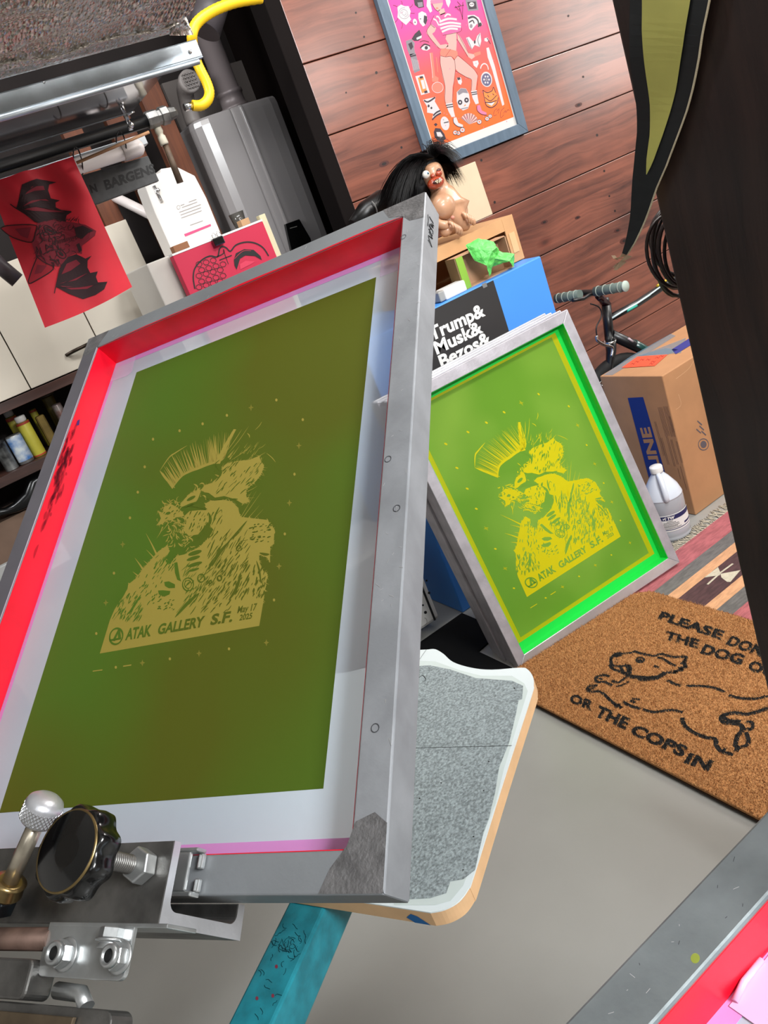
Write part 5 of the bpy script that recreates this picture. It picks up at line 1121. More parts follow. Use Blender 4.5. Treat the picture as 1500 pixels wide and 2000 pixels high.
# ------------------------------------------------------------------ wooden post, cardboard pennant, cable coil
PX = .718; PYF = PX / 1.153
o = MB().box((PX, .25, 0), (PX + .14, PYF, 2.499)).build('wooden_post', M_post, bevel=.003); tag(o, 'dark brown stained wooden post rising on the right, pennant shaped cardboard on it', 'post')
XF = Fr((PX - .004, 0, CAMZ), (0, -1, 0), (0, 0, -1)); cpp = crop(1100, 0, 3.333)
cpr = thing('cardboard_pennant', atX(1270, 250, PX - .006), 'curled black edged cardboard pennant with yellow wedge hanging on the post', 'cardboard')
edgeL = [(455, -60), (455, 150), (468, 420), (492, 620), (505, 840), (500, 1050), (490, 1200), (478, 1380), (455, 1540), (438, 1620)]
edgeR = [(985, -60), (965, 60), (935, 200), (905, 370), (860, 560), (820, 720), (770, 880), (710, 1060), (640, 1220), (585, 1380), (545, 1480), (510, 1560), (470, 1630)]
yL = [(540, -60), (548, 180), (572, 450), (590, 650), (598, 860), (588, 1020), (590, 1112)]; yR = [(868, -60), (860, 20), (820, 280), (765, 560), (730, 700), (680, 880), (630, 1040), (594, 1112)]
def cw_(x, y, nn): return XF.pt(x, y, nn - .006 - .010 * max(0, (y - .02)) / .3 - .014 * max(0, y / .3) ** 2 + .0015 * math.sin(y * 60))
def resamp(c, n=24):
    out = []
    ys = [p[1] for p in c]
    for i in range(n + 1):
        y = ys[0] + (ys[-1] - ys[0]) * i / n
        for (a_, b_) in zip(c, c[1:]):
            if a_[1] <= y <= b_[1]: f = (y - a_[1]) / (b_[1] - a_[1] + 1e-9); out.append((a_[0] + (b_[0] - a_[0]) * f, y)); break
    return out
Lc = [cpp(XF.hit)(x, y) for x, y in resamp(edgeL)]; Rc = [cpp(XF.hit)(x, y) for x, y in resamp(edgeR)]
m = MB()
for (A, B, n0, n1, mm_) in [(Lc, Rc, 0, .0035, M_card)]:
    n_ = len(A)
    P = [cw_(*p, n0) for p in A] + [cw_(*p, n0) for p in B] + [cw_(*p, n1) for p in A] + [cw_(*p, n1) for p in B]
    mk = mat('black_card_face', rgb(24, 26, 27), .55, bump=.2, bscale=40); me_ = mat('corrugate', rgb(186, 166, 130), .8)
    for i in range(n_ - 1):
        m.add([P[i], P[i + 1], P[n_ + i + 1], P[n_ + i]], [(0, 1, 2, 3)], mk, False); m.add([P[2 * n_ + i], P[2 * n_ + i + 1], P[3 * n_ + i + 1], P[3 * n_ + i]], [(3, 2, 1, 0)], me_)
        m.add([P[i], P[i + 1], P[2 * n_ + i + 1], P[2 * n_ + i]], [(0, 1, 2, 3)], me_); m.add([P[n_ + i], P[n_ + i + 1], P[3 * n_ + i + 1], P[3 * n_ + i]], [(0, 1, 2, 3)], me_)
m.build('card', None, cpr, fixn=False)
YL = [cpp(XF.hit)(x, y) for x, y in resamp(yL)]; YR = [cpp(XF.hit)(x, y) for x, y in resamp(yR)]
m = MB()
for i in range(len(YL) - 1): m.add([cw_(*YL[i], -.0016), cw_(*YL[i + 1], -.0016), cw_(*YR[i + 1], -.0016), cw_(*YR[i], -.0016)], [(0, 1, 2, 3)])
m.build('yellow_wedge', mat('yellow_paper', rgb(204, 198, 104), .55, var=.05, vscale=20, bump=.3, bscale=25), cpr, fixn=False)
m = MB()      # corrugation showing along the cut right edge
for i in range(len(Rc) - 1):
    for j in range(5):
        f = j / 5; x = Rc[i][0] + (Rc[i + 1][0] - Rc[i][0]) * f; y = Rc[i][1] + (Rc[i + 1][1] - Rc[i][1]) * f
        f2 = f + .1; x2 = Rc[i][0] + (Rc[i + 1][0] - Rc[i][0]) * f2; y2 = Rc[i][1] + (Rc[i + 1][1] - Rc[i][1]) * f2
        m.tube([cw_(x + .0004, y, .0002), cw_(x2 + .0008, y2, .0018), cw_(x + .0004 + (x2 - x) * 2, y + (y2 - y) * 2, .0002)], .0003, None, seg=4)
m.tube([cw_(x + .0004, y, 0) for x, y in Rc], .0005, None, seg=5); m.build('cut_edge', mat('edge_paper', rgb(205, 190, 160), .7), cpr)
m = MB()
for pts in [[(438, 1620), (420, 1645), (385, 1655), (368, 1635)], [(470, 1630), (440, 1665), (400, 1690), (385, 1710)], [(460, 1635), (430, 1670), (390, 1725)]]:
    Pq = [cpp(XF.hit)(x, y) for x, y in pts]; n_ = len(Pq)
    for i in range(n_ - 1): m.add([cw_(Pq[i][0], Pq[i][1], 0), cw_(Pq[i + 1][0], Pq[i + 1][1], 0), cw_(Pq[i + 1][0] + .004, Pq[i + 1][1] + .001, .002), cw_(Pq[i][0] + .006, Pq[i][1] + .003, .002)], [(0, 1, 2, 3)])
m.build('torn_tip', mat('torn_paper', rgb(190, 160, 130), .8), cpr, fixn=False)
CYY = .66
cc_ = thing('cable_coil', atY(1300, 450, CYY), 'coil of dark cable hanging behind the wooden post', 'cable')
for k in range(9):
    rnd = random.Random(k); cx, cy = 1325 + rnd.uniform(-12, 12), 480 + rnd.uniform(-14, 14); rx, ry = rnd.uniform(36, 58), rnd.uniform(62, 92)
    P = [atY(cx + rx * math.cos(t) - 10 * math.sin(t) * .9, cy + ry * math.sin(t) + 18 * math.cos(t), CYY + .0045 * k + .002 * math.sin(3 * t)) for t in [6.2832 * i / 30 for i in range(31)]]
    MB().tube(P, .0021, seg=8).build('loop', mat('cable_brown', rgb(44, 28, 26), .45), cc_)

# ------------------------------------------------------------------ bicycle
BKY_ = 2.12
bi = thing('bicycle', (2.05, BKY_, 0), 'black bicycle with grey grips and white stripe leaning near the board wall', 'bicycle')
M_bf = mat('bike_black', rgb(14, 14, 17), .4, coat=.15); M_teal2 = mat('bike_teal', rgb(16, 62, 58), .3, coat=.4)
cbk = crop(1150, 450, 6)(lambda x, y: atY(x, y, BKY_))
def bp(x, y, dY=0.0): return crop(1150, 450, 6)(lambda a_, b_: atY(a_, b_, BKY_ + dY))(x, y)
MB().tube([bp(205, 880), bp(245, 1300)], .017).build('head_tube', M_bf, bi)
MB().tube([bp(190, 790), bp(208, 900)], .0135).build('stem_riser', M_bf, bi)
m = MB(); m.tube([bp(215, 880), bp(150, 800), bp(110, 770, -.02)], [.016, .014, .012]); m.build('stem', mat('stem_maroon', rgb(50, 14, 24), .25, coat=.5), bi)
MB().tube([bp(225, 1040), bp(560, 860), bp(820, 690), bp(1300, 370)], .0135).build('top_tube', M_bf, bi)
MB().tube([bp(255, 1220), bp(640, 1400), bp(1100, 1640)], .019).build('down_tube', M_bf, bi)
MB().tube([bp(520, 1335), bp(660, 1412), bp(800, 1482)], .0196).build('down_tube_decal', M_teal2, bi)
m = MB(); m.tube([bp(465, 1265, -.02), bp(515, 1305, -.02)], .004); m.build('decal_white', mat('decal', rgb(200, 180, 185), .4), bi)
m = MB(); m.tube([bp(268, 1030, -.0135), bp(420, 935, -.0135), bp(560, 858, -.0135), bp(715, 755, -.0135)], .0035, seg=8); m.tube([bp(715, 755, -.0135), bp(735, 738, -.0135), bp(830, 668, -.0135)], .0028, seg=8); m.build('stripe', mat('stripe_white', rgb(205, 225, 228), .3), bi)
m = MB(); m.tube([bp(445, 945, -.0125), bp(560, 880, -.0125)], .005, seg=8); m.build('teal_decal', mat('decal_teal', rgb(50, 170, 150), .4), bi)
m = MB(); m.tube([bp(800, 650, -.004), bp(985, 540, -.004)], .0045); m.build('yellow_stripe', mat('stripe_yellow', rgb(200, 170, 50), .4), bi)
# bar: from left far to right near
gR = crop(1150, 450, 6)(lambda a_, b_: atY(a_, b_, 1.96))(425, 655); gL = crop(1150, 450, 6)(lambda a_, b_: atY(a_, b_, 2.26))(-380, 800)
gd = (gR - gL); 
MB().tube([gL, bp(-60, 730, .06), bp(60, 730, 0), gR], .011).build('handlebar', M_bf, bi)
gi = gR - gd.normalized() * .115
for (p, q, nm) in [(gR - gd.normalized() * .125, gR, 'grip'), (gL, gL + gd.normalized() * .11, 'grip')]:
    g_ = MB(); g_.tube([p, p + (q - p) * .5, q], .0165, seg=20)
    gg = g_.build(nm, mat('grip_grey', rgb(94, 108, 102), .7), bi)
    m = MB()
    for f in (.12, .35, .6, .84): m.lathe(p + (q - p) * f, (q - p), [(.0165, -.002), (.0182, -.001), (.0182, .001), (.0165, .002)], None, seg=20)
    m.build('ring', mat('grip_ring', rgb(140, 150, 140), .6), gg)
MB().lathe(gR, gd.normalized(), [(.0175, -.002), (.0185, .0), (.0178, .004), (.0001, .0045)], None, seg=28).build('bar_end_plug', mat('plug_grey', rgb(168, 182, 172), .5), bi)
MB().tube([bp(60, 740, -.02), bp(0, 760, -.03), bp(-60, 800, -.03), bp(-190, 820, -.03)], .006).build('brake_lever', M_bf, bi)
m = MB(); m.tube(smoothline([bp(20, 860, -.03), bp(120, 900, -.03), bp(150, 1000, -.03), bp(90, 1130, -.03), bp(95, 1240, -.03)], 5), .0025, seg=8); m.build('brake_cable', M_bf, bi)
m = MB(); m.tube(smoothline([bp(90, 1235, -.04), bp(100, 1290, -.04), bp(180, 1340, -.04), bp(260, 1360, -.04), bp(280, 1390, -.04), bp(265, 1480, -.04)], 4), .0055, seg=10); m.lathe(bp(250, 1300, -.02), (0, -.1, 1), [(.022, -.004), (.022, .004)], None, seg=20); m.build('brake_arm', M_chrome, bi)
fk = MB(); fk.tube([bp(255, 1310), bp(262, 1420), bp(240, 1600), bp(220, 1900)], [.02, .018, .013, .01]); fk.build('fork', M_bf, bi)
wc = bp(215, 1400); wz = .25; wcx = bp(222, 1400).x + .01
m = MB(); P = [V(wcx + .205 * math.cos(t), BKY_ + .01, .215 + .195 * math.sin(t)) for t in [6.2832 * i / 48 for i in range(49)]]; m.tube(P, .021, seg=14); m.build('tyre', mat('tyre_black', rgb(18, 17, 17), .8), bi)
m = MB(); P = [V(wcx + .178 * math.cos(t), BKY_ + .01, .215 + .168 * math.sin(t)) for t in [6.2832 * i / 48 for i in range(49)]]; m.tube(P, .009, seg=10); m.build('rim', M_chrome, bi)
m = MB()
for i in range(28): t = 6.2832 * i / 28; m.tube([V(wcx + .015 * math.cos(t + .4), BKY_ + .01 + .012 * (-1) ** i, .215 + .015 * math.sin(t + .4)), V(wcx + .175 * math.cos(t), BKY_ + .01, .215 + .165 * math.sin(t))], .001, seg=5)
m.lathe(V(wcx, BKY_ - .02, .215), (0, 1, 0), [(.014, 0), (.014, .06)], None, seg=16); m.build('spokes_and_hub', M_chrome, bi)
# ------------------------------------------------------------------ garage corner, top left
o_ = lambda px, py, Y: atY(px, py, Y)
# foil insulated panel
ZP = CAMZ + .40
def foil_mat():
    m = bpy.data.materials.new('foil'); m.use_nodes = True; nt = m.node_tree; N = nt.nodes; L = nt.links; b = N['Principled BSDF']
    b.inputs['Base Color'].default_value = rgb(226, 220, 212); b.inputs['Metallic'].default_value = .75; b.inputs['Roughness'].default_value = .22
    tc = N.new('ShaderNodeTexCoord'); mp = N.new('ShaderNodeMapping'); mp.inputs['Scale'].default_value = (1.5, .6, 1); L.new(tc.outputs['Object'], mp.inputs[0])
    v = N.new('ShaderNodeTexVoronoi'); v.inputs['Scale'].default_value = 95; L.new(mp.outputs[0], v.inputs[0]); n = N.new('ShaderNodeTexNoise'); n.inputs['Scale'].default_value = 40; n.inputs['Detail'].default_value = 6; L.new(mp.outputs[0], n.inputs[0])
    w = N.new('ShaderNodeTexNoise'); w.inputs['Scale'].default_value = 9; w.inputs['Detail'].default_value = 2; L.new(mp.outputs[0], w.inputs[0])
    a1 = N.new('ShaderNodeMath'); a1.operation = 'ADD'; L.new(v.outputs['Distance'], a1.inputs[0]); L.new(n.outputs[0], a1.inputs[1]); a2 = N.new('ShaderNodeMath'); a2.operation = 'MULTIPLY_ADD'; a2.inputs[1].default_value = 2.5; L.new(w.outputs[0], a2.inputs[0]); L.new(a1.outputs[0], a2.inputs[2])
    bp_ = N.new('ShaderNodeBump'); bp_.inputs['Strength'].default_value = 1.0; bp_.inputs['Distance'].default_value = .008; L.new(a2.outputs[0], bp_.inputs['Height']); L.new(bp_.outputs[0], b.inputs['Normal'])
    return m
M_foil = foil_mat(); rnd = random.Random(3)
def wr(x, y): return .004 * math.sin(x * 31 + 3 * math.sin(y * 17)) + .003 * math.sin(y * 43 + x * 11)
m = MB()
def fs(u, v):
    x = -1.3 + u * 2.06; y = 1.10 + v * .465; r = .717 if v > .5 else .717
    x = -1.3 + u * (1.3 + .712); return V(x, y, ZP + wr(x, y))
m.grid(fs, 60, 16)
def fe(u, v):
    x = -1.3 + u * (1.3 + .712 + .066 * v); y = 1.565 + v * .125; return V(x, y, ZP - .012 * math.sin(v * math.pi) * 0 + wr(x, y) * (1 - v) + .012 * v + .006 * math.sin(v * 9 + x * 6) * v * (1 - v) * 2)
m.grid(fe, 60, 8)
def fu(u, v):
    x = -1.3 + u * (1.3 + .712 + .066); y = 1.69; return V(x, y, ZP + .012 + v * .05)
m.grid(fu, 10, 1); m.grid(lambda u, v: V(.712 + .066 * max(0, (u - .94) / .06), 1.10 + u * .59, ZP + v * .06), 30, 1)
m.tube([V(-1.3 + i * .02, 1.566 + .002 * math.sin(i * 1.3), ZP - .002 + wr(-1.3 + i * .02, 1.565)) for i in range(101)], [.002 + .0012 * math.sin(i * 2.1) for i in range(101)], None, seg=6)
fo = m.build('insulation_panel', M_foil, None, fixn=False); tag(fo, 'crinkled silver foil insulation panel overhead at the top left', 'insulation')
# galvanized rail
RY = 1.75; re = .4612 * RY; rz0 = CAMZ + .2075 * RY; rz1 = CAMZ + .232 * RY
ra = thing('track_rail', (.0, RY, rz0), 'galvanised steel channel rail running across the top left above the red flag', 'rail')
M_galv = mat('galvanised', rgb(190, 200, 208), .34, .85, var=.12, vscale=18, bump=.1, bscale=100, vdetail=8)
m = MB(); m.prism([(-1.3, -(rz1 - CAMZ)), (re, -(rz1 - CAMZ)), (re, -(rz0 + .010 - CAMZ)), (-1.3, -(rz0 + .010 - CAMZ))], 0, .003, wallfr(RY)); m.box((-1.3, RY, rz1 - .003), (re, RY + .05, rz1)); m.box((-1.3, RY - .001, rz0 + .007), (re, RY + .05, rz0 + .010)); m.build('web', M_galv, ra, bevel=.0012)
MB().tube([V(-1.3, RY + .002, rz0 + .003), V(re - .012, RY + .002, rz0 + .003)], .0062, seg=14).build('rolled_lip', M_galv, ra)
m = MB(); m.lathe(o_(371, 101, RY) + V(0, -.0005, 0), (0, -1, 0), [(.0045, 0), (.004, .002), (.0001, .003)], None, seg=12); m.lathe(o_(86, 161, RY) + V(0, -.0005, 0), (0, -1, 0), [(.0025, 0), (.0001, .002)], None, seg=12); m.build('rivet', M_chrome, ra)
# glossy panel that mirrors flag and pipe
gp = MB(); gp.box((-1.3, RY + .055, ZP), (.788, 2.243, ZP + .006)); o = gp.build('glossy_panel', mat('dark_gloss', rgb(120, 116, 122), .07, .75, bump=.02, bscale=5, coat=.3), bevel=.001); tag(o, 'dark glossy overhead panel mirroring the red flag and white pipe', 'panel')
MB().box((-1.3, 2.243, ZP - .001), (.789, 2.25, ZP + .03)).build('panel_rim', M_galv, None); rim = bpy.data.objects['panel_rim']; 
wm = rim.matrix_world.copy(); rim.parent = o; rim.location = Vector(rim.location) - Vector(o.location)
# gas pipe, coupling, hose
GYp = 2.31; pe = .3975 * GYp; gz = CAMZ + .1650 * GYp
gs = thing('gas_pipe', (.3, GYp, gz - .015), 'black iron gas pipe running behind the flag to a yellow hose', 'pipe')
MB().tube([V(-1.3, GYp, gz), V(pe - .075, GYp, gz)], .0165, seg=20).build('iron_pipe', mat('iron_black', rgb(16, 16, 17), .35, .3), gs)
m = MB(); m.lathe(V(pe - .08, GYp, gz), (1, 0, 0), [(.020, 0), (.0225, .003), (.0225, .03), (.0195, .032), (.0195, .04), (.024, .042), (.024, .062), (.018, .066), (.015, .085), (.011, .09)], M_steel, seg=8, smooth=False); m.build('coupling', mat('cast_grey', rgb(120, 118, 114), .45, .6, var=.2, vscale=30), gs)
hs = thing('gas_hose', o_(400, 180, GYp), 'bright yellow flexible gas hose looping up past the rail end', 'hose')
HP = [o_(376, 206, GYp), o_(392, 206, GYp), o_(405, 196, GYp), o_(409, 180, GYp), o_(403, 160, GYp), o_(393, 140, GYp), o_(384, 120, GYp), o_(378, 95, GYp - .02), o_(375, 72, GYp - .05), o_(380, 52, GYp - .05), o_(396, 34, GYp - .05), o_(425, 17, GYp - .05), o_(462, 4, GYp - .05), o_(510, -4, GYp - .05)]
HL = smoothline(HP, 8); rr_ = [.0135 + (.0009 if i % 2 else 0) for i in range(len(HL))]
MB().tube(HL, rr_, seg=16).build('hose_sleeve', mat('yellow_hose', rgb(236, 192, 24), .4), hs)
MB().tube([o_(360, 210, GYp), HP[0]], .010, seg=14).build('brass_fitting', M_chrome, hs)
# flat conduit under the pipe
FYc = 2.30; fz = CAMZ + .1505 * FYc; fe_ = o_(280, 258, FYc).x
o = MB().box((-1.3, FYc, fz - .02), (fe_, FYc + .03, fz + .008)).build('steel_strut', mat('strut_grey', rgb(150, 152, 154), .4, .6, var=.1, vscale=14), bevel=.002); tag(o, 'grey steel strut hanging under the black gas pipe', 'strut')
# pvc pipe
PYp = 2.242; pA = V(-.6, PYp, CAMZ + .147 * PYp); pB = V(o_(268, 288, PYp).x, PYp, CAMZ + .1415 * PYp)
pv = thing('pvc_pipe', (pA + pB) / 2, 'white plastic pipe with rounded cap, tied up beside the red flag', 'pipe')
M_pvc = mat('pvc_white', rgb(222, 212, 208), .35)
MB().tube([pA, pB], .0195, seg=24).build('pipe_body', M_pvc, pv)
dx = (pB - pA).normalized(); MB().lathe(pB - dx * .045, dx, [(.021, 0), (.0225, .002), (.0225, .042), (.020, .052), (.012, .060), (.0001, .062)], None, seg=28).build('end_cap', M_pvc, pv)
m = MB()
for (px, py) in [(243, 288), (158, 320)]:
    c_ = o_(px, py, PYp); 
    m = MB()
    for k in range(1): m.tube([V(c_.x + .006 * k + .008 * math.sin(t), PYp + .020 + .046 * math.cos(t) , c_.z + .008 + .034 * math.sin(t)) for t in [6.2832 * i / 24 for i in range(25)]], .0018, seg=6)
    m.build('black_tie', M_plasticblk, pv)
sk_ = MB().tube([o_(150, 318, 2.18), o_(291, 258, 2.18)], .0038, seg=8); o = sk_.build('wooden_stick', mat('pale_wood', rgb(180, 134, 96), .6)); tag(o, 'thin pale wooden stick tucked along the white pipe', 'stick')
# chrome hooks
hk = thing('chrome_clamp', o_(253, 240, 2.28), 'small chrome clamp gripping the strut below the gas pipe', 'clamp')
m = MB(); m.tube([o_(245, 226, 2.26), o_(252, 240, 2.25), o_(256, 254, 2.25)], .006, seg=8); m.ball(o_(256, 244, 2.245), .008); m.tube([o_(243, 228, 2.26), o_(262, 218, 2.26)], .003, seg=6); m.build('clamp_body', M_chrome, hk)
# carved sign
SYs = 2.27; sf = wallfr(SYs)
sl = thing('name_board', sf.pt(*sf.hit(250, 350), 0), 'black painted board with carved serif style lettering hanging behind the red flag', 'sign')
c4 = [sf.hit(*p) for p in [(150, 345), (289, 304), (311, 353), (186, 400)]]
M_sl = mat('sign_black', rgb(62, 62, 62), .55, var=.2, vscale=40, bump=.2, bscale=60)
MB().prism(c4, 0, .018, sf).build('board', M_sl, sl, bevel=.0015)
a = Art(sf, 0, step=.0004); a.P = crop(0, 200, 3.75)(a.P)
a.text('N', (668, 662), (716, 650), (650, 606), 0, M_ink, .05); a.text('BARGENS', (776, 640), (1140, 512), (756, 572), 0, M_ink, .04); a.build('lettering', sl, 'black carved lettering')
# flag
FYf = 2.20; ff_ = wallfr(FYf)
cs = [ff_.hit(*p) for p in [(-22, 357), (141, 307), (259, 560), (88, 640)]]
fl = thing('flag', ff_.pt(cs[0][0] + .1, cs[2][1], 0), 'red cloth flag printed with a black horned bat creature, hanging in the top left', 'flag')
def flw(x, y, nn):
    u = (y - cs[0][1]) ; return ff_.pt(x, y, nn + .010 * math.sin(x * 46 + y * 9) * (1 - .5 * min(1, max(0, u / .35))) + .005 * math.sin(x * 90 - y * 40) * (1 - min(1, max(0, u / .12))))
def fgrid(u, v):
    T = [cs[0][k] + (cs[1][k] - cs[0][k]) * u for k in (0, 1)]; B_ = [cs[3][k] + (cs[2][k] - cs[3][k]) * u for k in (0, 1)]
    x = T[0] + (B_[0] - T[0]) * v; y = T[1] + (B_[1] - T[1]) * v + .006 * math.sin(u * 3.14) * v; return flw(x, y, 0)
m = MB(); m.grid(fgrid, 48, 60); m.build('cloth', mat('red_cloth', rgb(228, 38, 56), .6, var=.05, vscale=12), fl, fixn=False)
a = Art(ff_, -.0010, step=.0005, warp=flw); a.P = crop(0, 200, 3.75)(lambda x, y: ff_.hit(x, y, 0))
dk = mat('flag_black', rgb(46, 12, 20), .7); md = mat('flag_maroon', rgb(136, 24, 44), .7)
def fine(pts, n=5):
    out = []
    for i in range(len(pts)):
        p, q = pts[i], pts[(i + 1) % len(pts)]
        for j in range(n): out.append((p[0] + (q[0] - p[0]) * j / n, p[1] + (q[1] - p[1]) * j / n))
    return out
W_up = [(118, 782), (160, 605), (270, 560), (345, 565), (418, 580), (365, 595), (355, 640), (375, 700), (442, 715), (410, 730), (412, 765), (460, 790), (528, 802), (490, 825), (480, 870), (380, 860), (290, 890), (250, 880), (180, 825)]
W_dn = [(445, 1195), (500, 1130), (560, 1110), (600, 1130), (625, 1145), (668, 1125), (640, 1160), (640, 1210), (660, 1250), (712, 1240), (700, 1280), (715, 1320), (782, 1315), (760, 1370), (700, 1410), (610, 1440), (500, 1400), (405, 1352), (425, 1270)]
for Wp in (W_up, W_dn): a.poly(Wp, 0, dk)
for pts in [[(160, 770), (230, 720), (330, 700), (360, 720), (300, 715), (220, 745)], [(170, 790), (260, 770), (400, 785), (480, 800), (380, 800), (240, 800)], [(180, 680), (230, 620), (320, 610), (330, 640), (250, 650)], [(430, 1330), (520, 1300), (600, 1260), (640, 1250), (560, 1300)], [(440, 1345), (560, 1350), (700, 1330), (640, 1365), (520, 1370)], [(450, 1260), (490, 1180), (560, 1150), (590, 1180), (520, 1230)]]: a.poly(pts, 1, md)
for pts in [[(118, 782), (230, 720), (360, 700)], [(118, 782), (260, 765), (520, 800)], [(118, 782), (190, 660), (350, 570)], [(75, 745), (125, 785), (270, 880)], [(405, 1352), (520, 1300), (650, 1240)], [(405, 1352), (560, 1352), (780, 1320)], [(395, 1400), (405, 1352), (440, 1210)]]: a.stroke(pts, .0022, 2, dk)
for pts in [[(5, 920), (60, 900), (255, 905), (255, 960), (225, 1028), (90, 985)], [(268, 1135), (320, 1175), (385, 1205), (370, 1240), (290, 1290), (212, 1325), (225, 1250)]]: a.poly(pts, 0, mat('flag_ear', rgb(176, 30, 46), .7)); a.stroke(pts + [pts[0]], .0022, 2, dk)
a.poly([(110, 925), (225, 920), (200, 1000), (150, 975)], 1, md); a.poly([(270, 1190), (340, 1200), (300, 1250), (250, 1260)], 1, md)
a.poly([(270, 890), (330, 870), (400, 850), (480, 870), (540, 880), (620, 900), (700, 945), (690, 980), (640, 1020), (600, 1050), (600, 1110), (560, 1100), (500, 1130), (440, 1200), (390, 1200), (320, 1170), (260, 1130), (230, 1030)], 0, md)
rnd = random.Random(12)
for i in range(46):
    t = rnd.uniform(0, 1); cx = 250 + rnd.uniform(0, 190); cy = 900 + rnd.uniform(0, 280); an = rnd.choice([.5, -.6, 1.3]) + rnd.gauss(0, .3); pts = [(cx, cy)]
    for j in range(3): cx += 22 * math.cos(an); cy += 22 * math.sin(an); an += rnd.uniform(-.7, .7); pts.append((cx, cy))
    a.stroke(pts, lambda u: .0022 * (1.1 - u), 2, dk)
for i in range(36):
    cx = 340 + rnd.uniform(0, 250); cy = 870 + rnd.uniform(0, 220); an = rnd.uniform(0, 6.3); pts = [(cx, cy)]
    for j in range(4): cx += 12 * math.cos(an); cy += 12 * math.sin(an); an += rnd.uniform(.2, .9); pts.append((cx, cy))
    a.stroke(pts, .0012, 2, dk)
a.poly([(545, 920), (600, 905), (680, 945), (640, 960), (600, 1000), (560, 985)], 2, dk); a.poly([(560, 1040), (580, 1030), (600, 1085), (580, 1100)], 2, dk)
for i in range(14): a.stroke([(380 + i * 13, 1050 - i * 4), (388 + i * 13, 1015 - i * 3)], .0016, 2, dk)
for i in range(12): a.stroke([(420 + i * 12, 860 + (i % 3) * 6), (430 + i * 13, 830 + (i * 37) % 25)], lambda u: .0022 * (1.1 - u), 2, dk)
for (cx, cy, rx, ry) in [(360, 935, 45, 24), (450, 1110, 40, 26)]: a.ring(cx, cy, rx, ry, .002, 2, dk, rot=.6); a.ell(cx, cy, rx * .5, ry * .4, 2, dk, rot=.6)
a.build('bat_print', fl, 'black and maroon bat creature print')
# hanging brush handle
bx_ = atY(305, 240, 2.32).x
bh = thing('hanging_brush', V(bx_, 2.32, o_(353, 355, 2.32).z), 'old brush with brown stick handle hanging from the gas pipe', 'brush')
MB().tube([o_(322, 280, 2.32), o_(352, 357, 2.32)], [.008, .0095], seg=12).build('handle', mat('old_wood', rgb(84, 66, 50), .6, var=.3, vscale=40), bh)
m = MB(); m.lathe(o_(322, 283, 2.32), (0, 0, 1), [(.011, 0), (.012, .004), (.011, .022), (.008, .026), (.009, .03), (.011, .034), (.010, .052), (.004, .058)], None, seg=16); m.build('ferrule', mat('ivory', rgb(186, 178, 160), .5), bh)
MB().tube([o_(308, 243, 2.32), o_(303, 233, 2.32), o_(300, 228, 2.325)], .002, seg=6).build('hook', M_chrome, bh)
# diagonal white pipe
dg_ = MB().tube([o_(120, 333, 3.34), o_(335, 440, 2.78)], .017, seg=20); o = dg_.build('diagonal_pipe', M_pvc); tag(o, 'white pipe slanting down from behind the name board to the white jug', 'pipe')
ch = MB().tube([o_(300, 363, 2.6), o_(316, 395, 2.6)], .006, seg=10); ch.ball(o_(308, 372, 2.595), .008); o = ch.build('chrome_rod', M_chrome); tag(o, 'short chrome rod beside the white jug', 'rod')
# white storage cabinet under jug and canvas
sx0, sx1, sy0 = .845, 1.14, 2.50; st_ = 1.30
o = MB().box((sx0 - .12, sy0, 0), (sx1, sy0 + .3, st_)).build('utility_cabinet', mat('utility_white', rgb(190, 184, 176), .5), bevel=.004); tag(o, 'pale utility cabinet carrying the white chemical jug', 'cabinet')
# F style jug
JY = 2.60; jf = wallfr(JY)
jb0, jb1 = .3265 * JY, .394 * JY; jz0 = st_ + .001; jzt = CAMZ + .1125 * JY
ju = thing('chemical_jug', ((jb0 + jb1) / 2, JY + .04, jz0), 'white slab sided chemical jug with printed text and pink line behind the red canvas', 'jug')
prof = [(jb0, jz0), (jb1, jz0), (jb1 + .002, jz0 + .12), (jb1 - .005, jzt - .05), (jb1 - .05, jzt - .008), (jb0 + .075, jzt), (jb0 + .07, jzt - .01), (jb0 + .035, jzt - .012), (jb0 + .028, jzt + .0), (jb0 + .022, jzt), (jb0 + .006, jzt - .03), (jb0, jz0 + .13)]
MB().prism([(x, CAMZ - z_) for x, z_ in prof], 0, .095, jf).build('bottle', mat('hdpe_white', rgb(226, 220, 214), .4), ju, bevel=.008, bseg=3)
a = Art(jf, -.0008, step=.0003); a.P = crop(250, 100, 3.75)(a.P)
a.poly([(410, 1340), (605, 1265), (608, 1280), (420, 1358)], 0, mat('pink_line', rgb(206, 70, 120), .5)); Mt = mat('small_print', rgb(150, 145, 145), .6)
for (x, y, l_) in [(385, 1130, 30), (445, 1105, 60), (395, 1145, 120), (375, 1180, 170), (385, 1200, 160), (390, 1222, 160), (455, 1275, 100)]: a.stroke([(x, y), (x + l_ * .93, y - l_ * .34)], .0018, 0, Mt, False)
a.ring(370, 1143, 12, 14, .0012, 0, Mt)
a.build('print', ju)
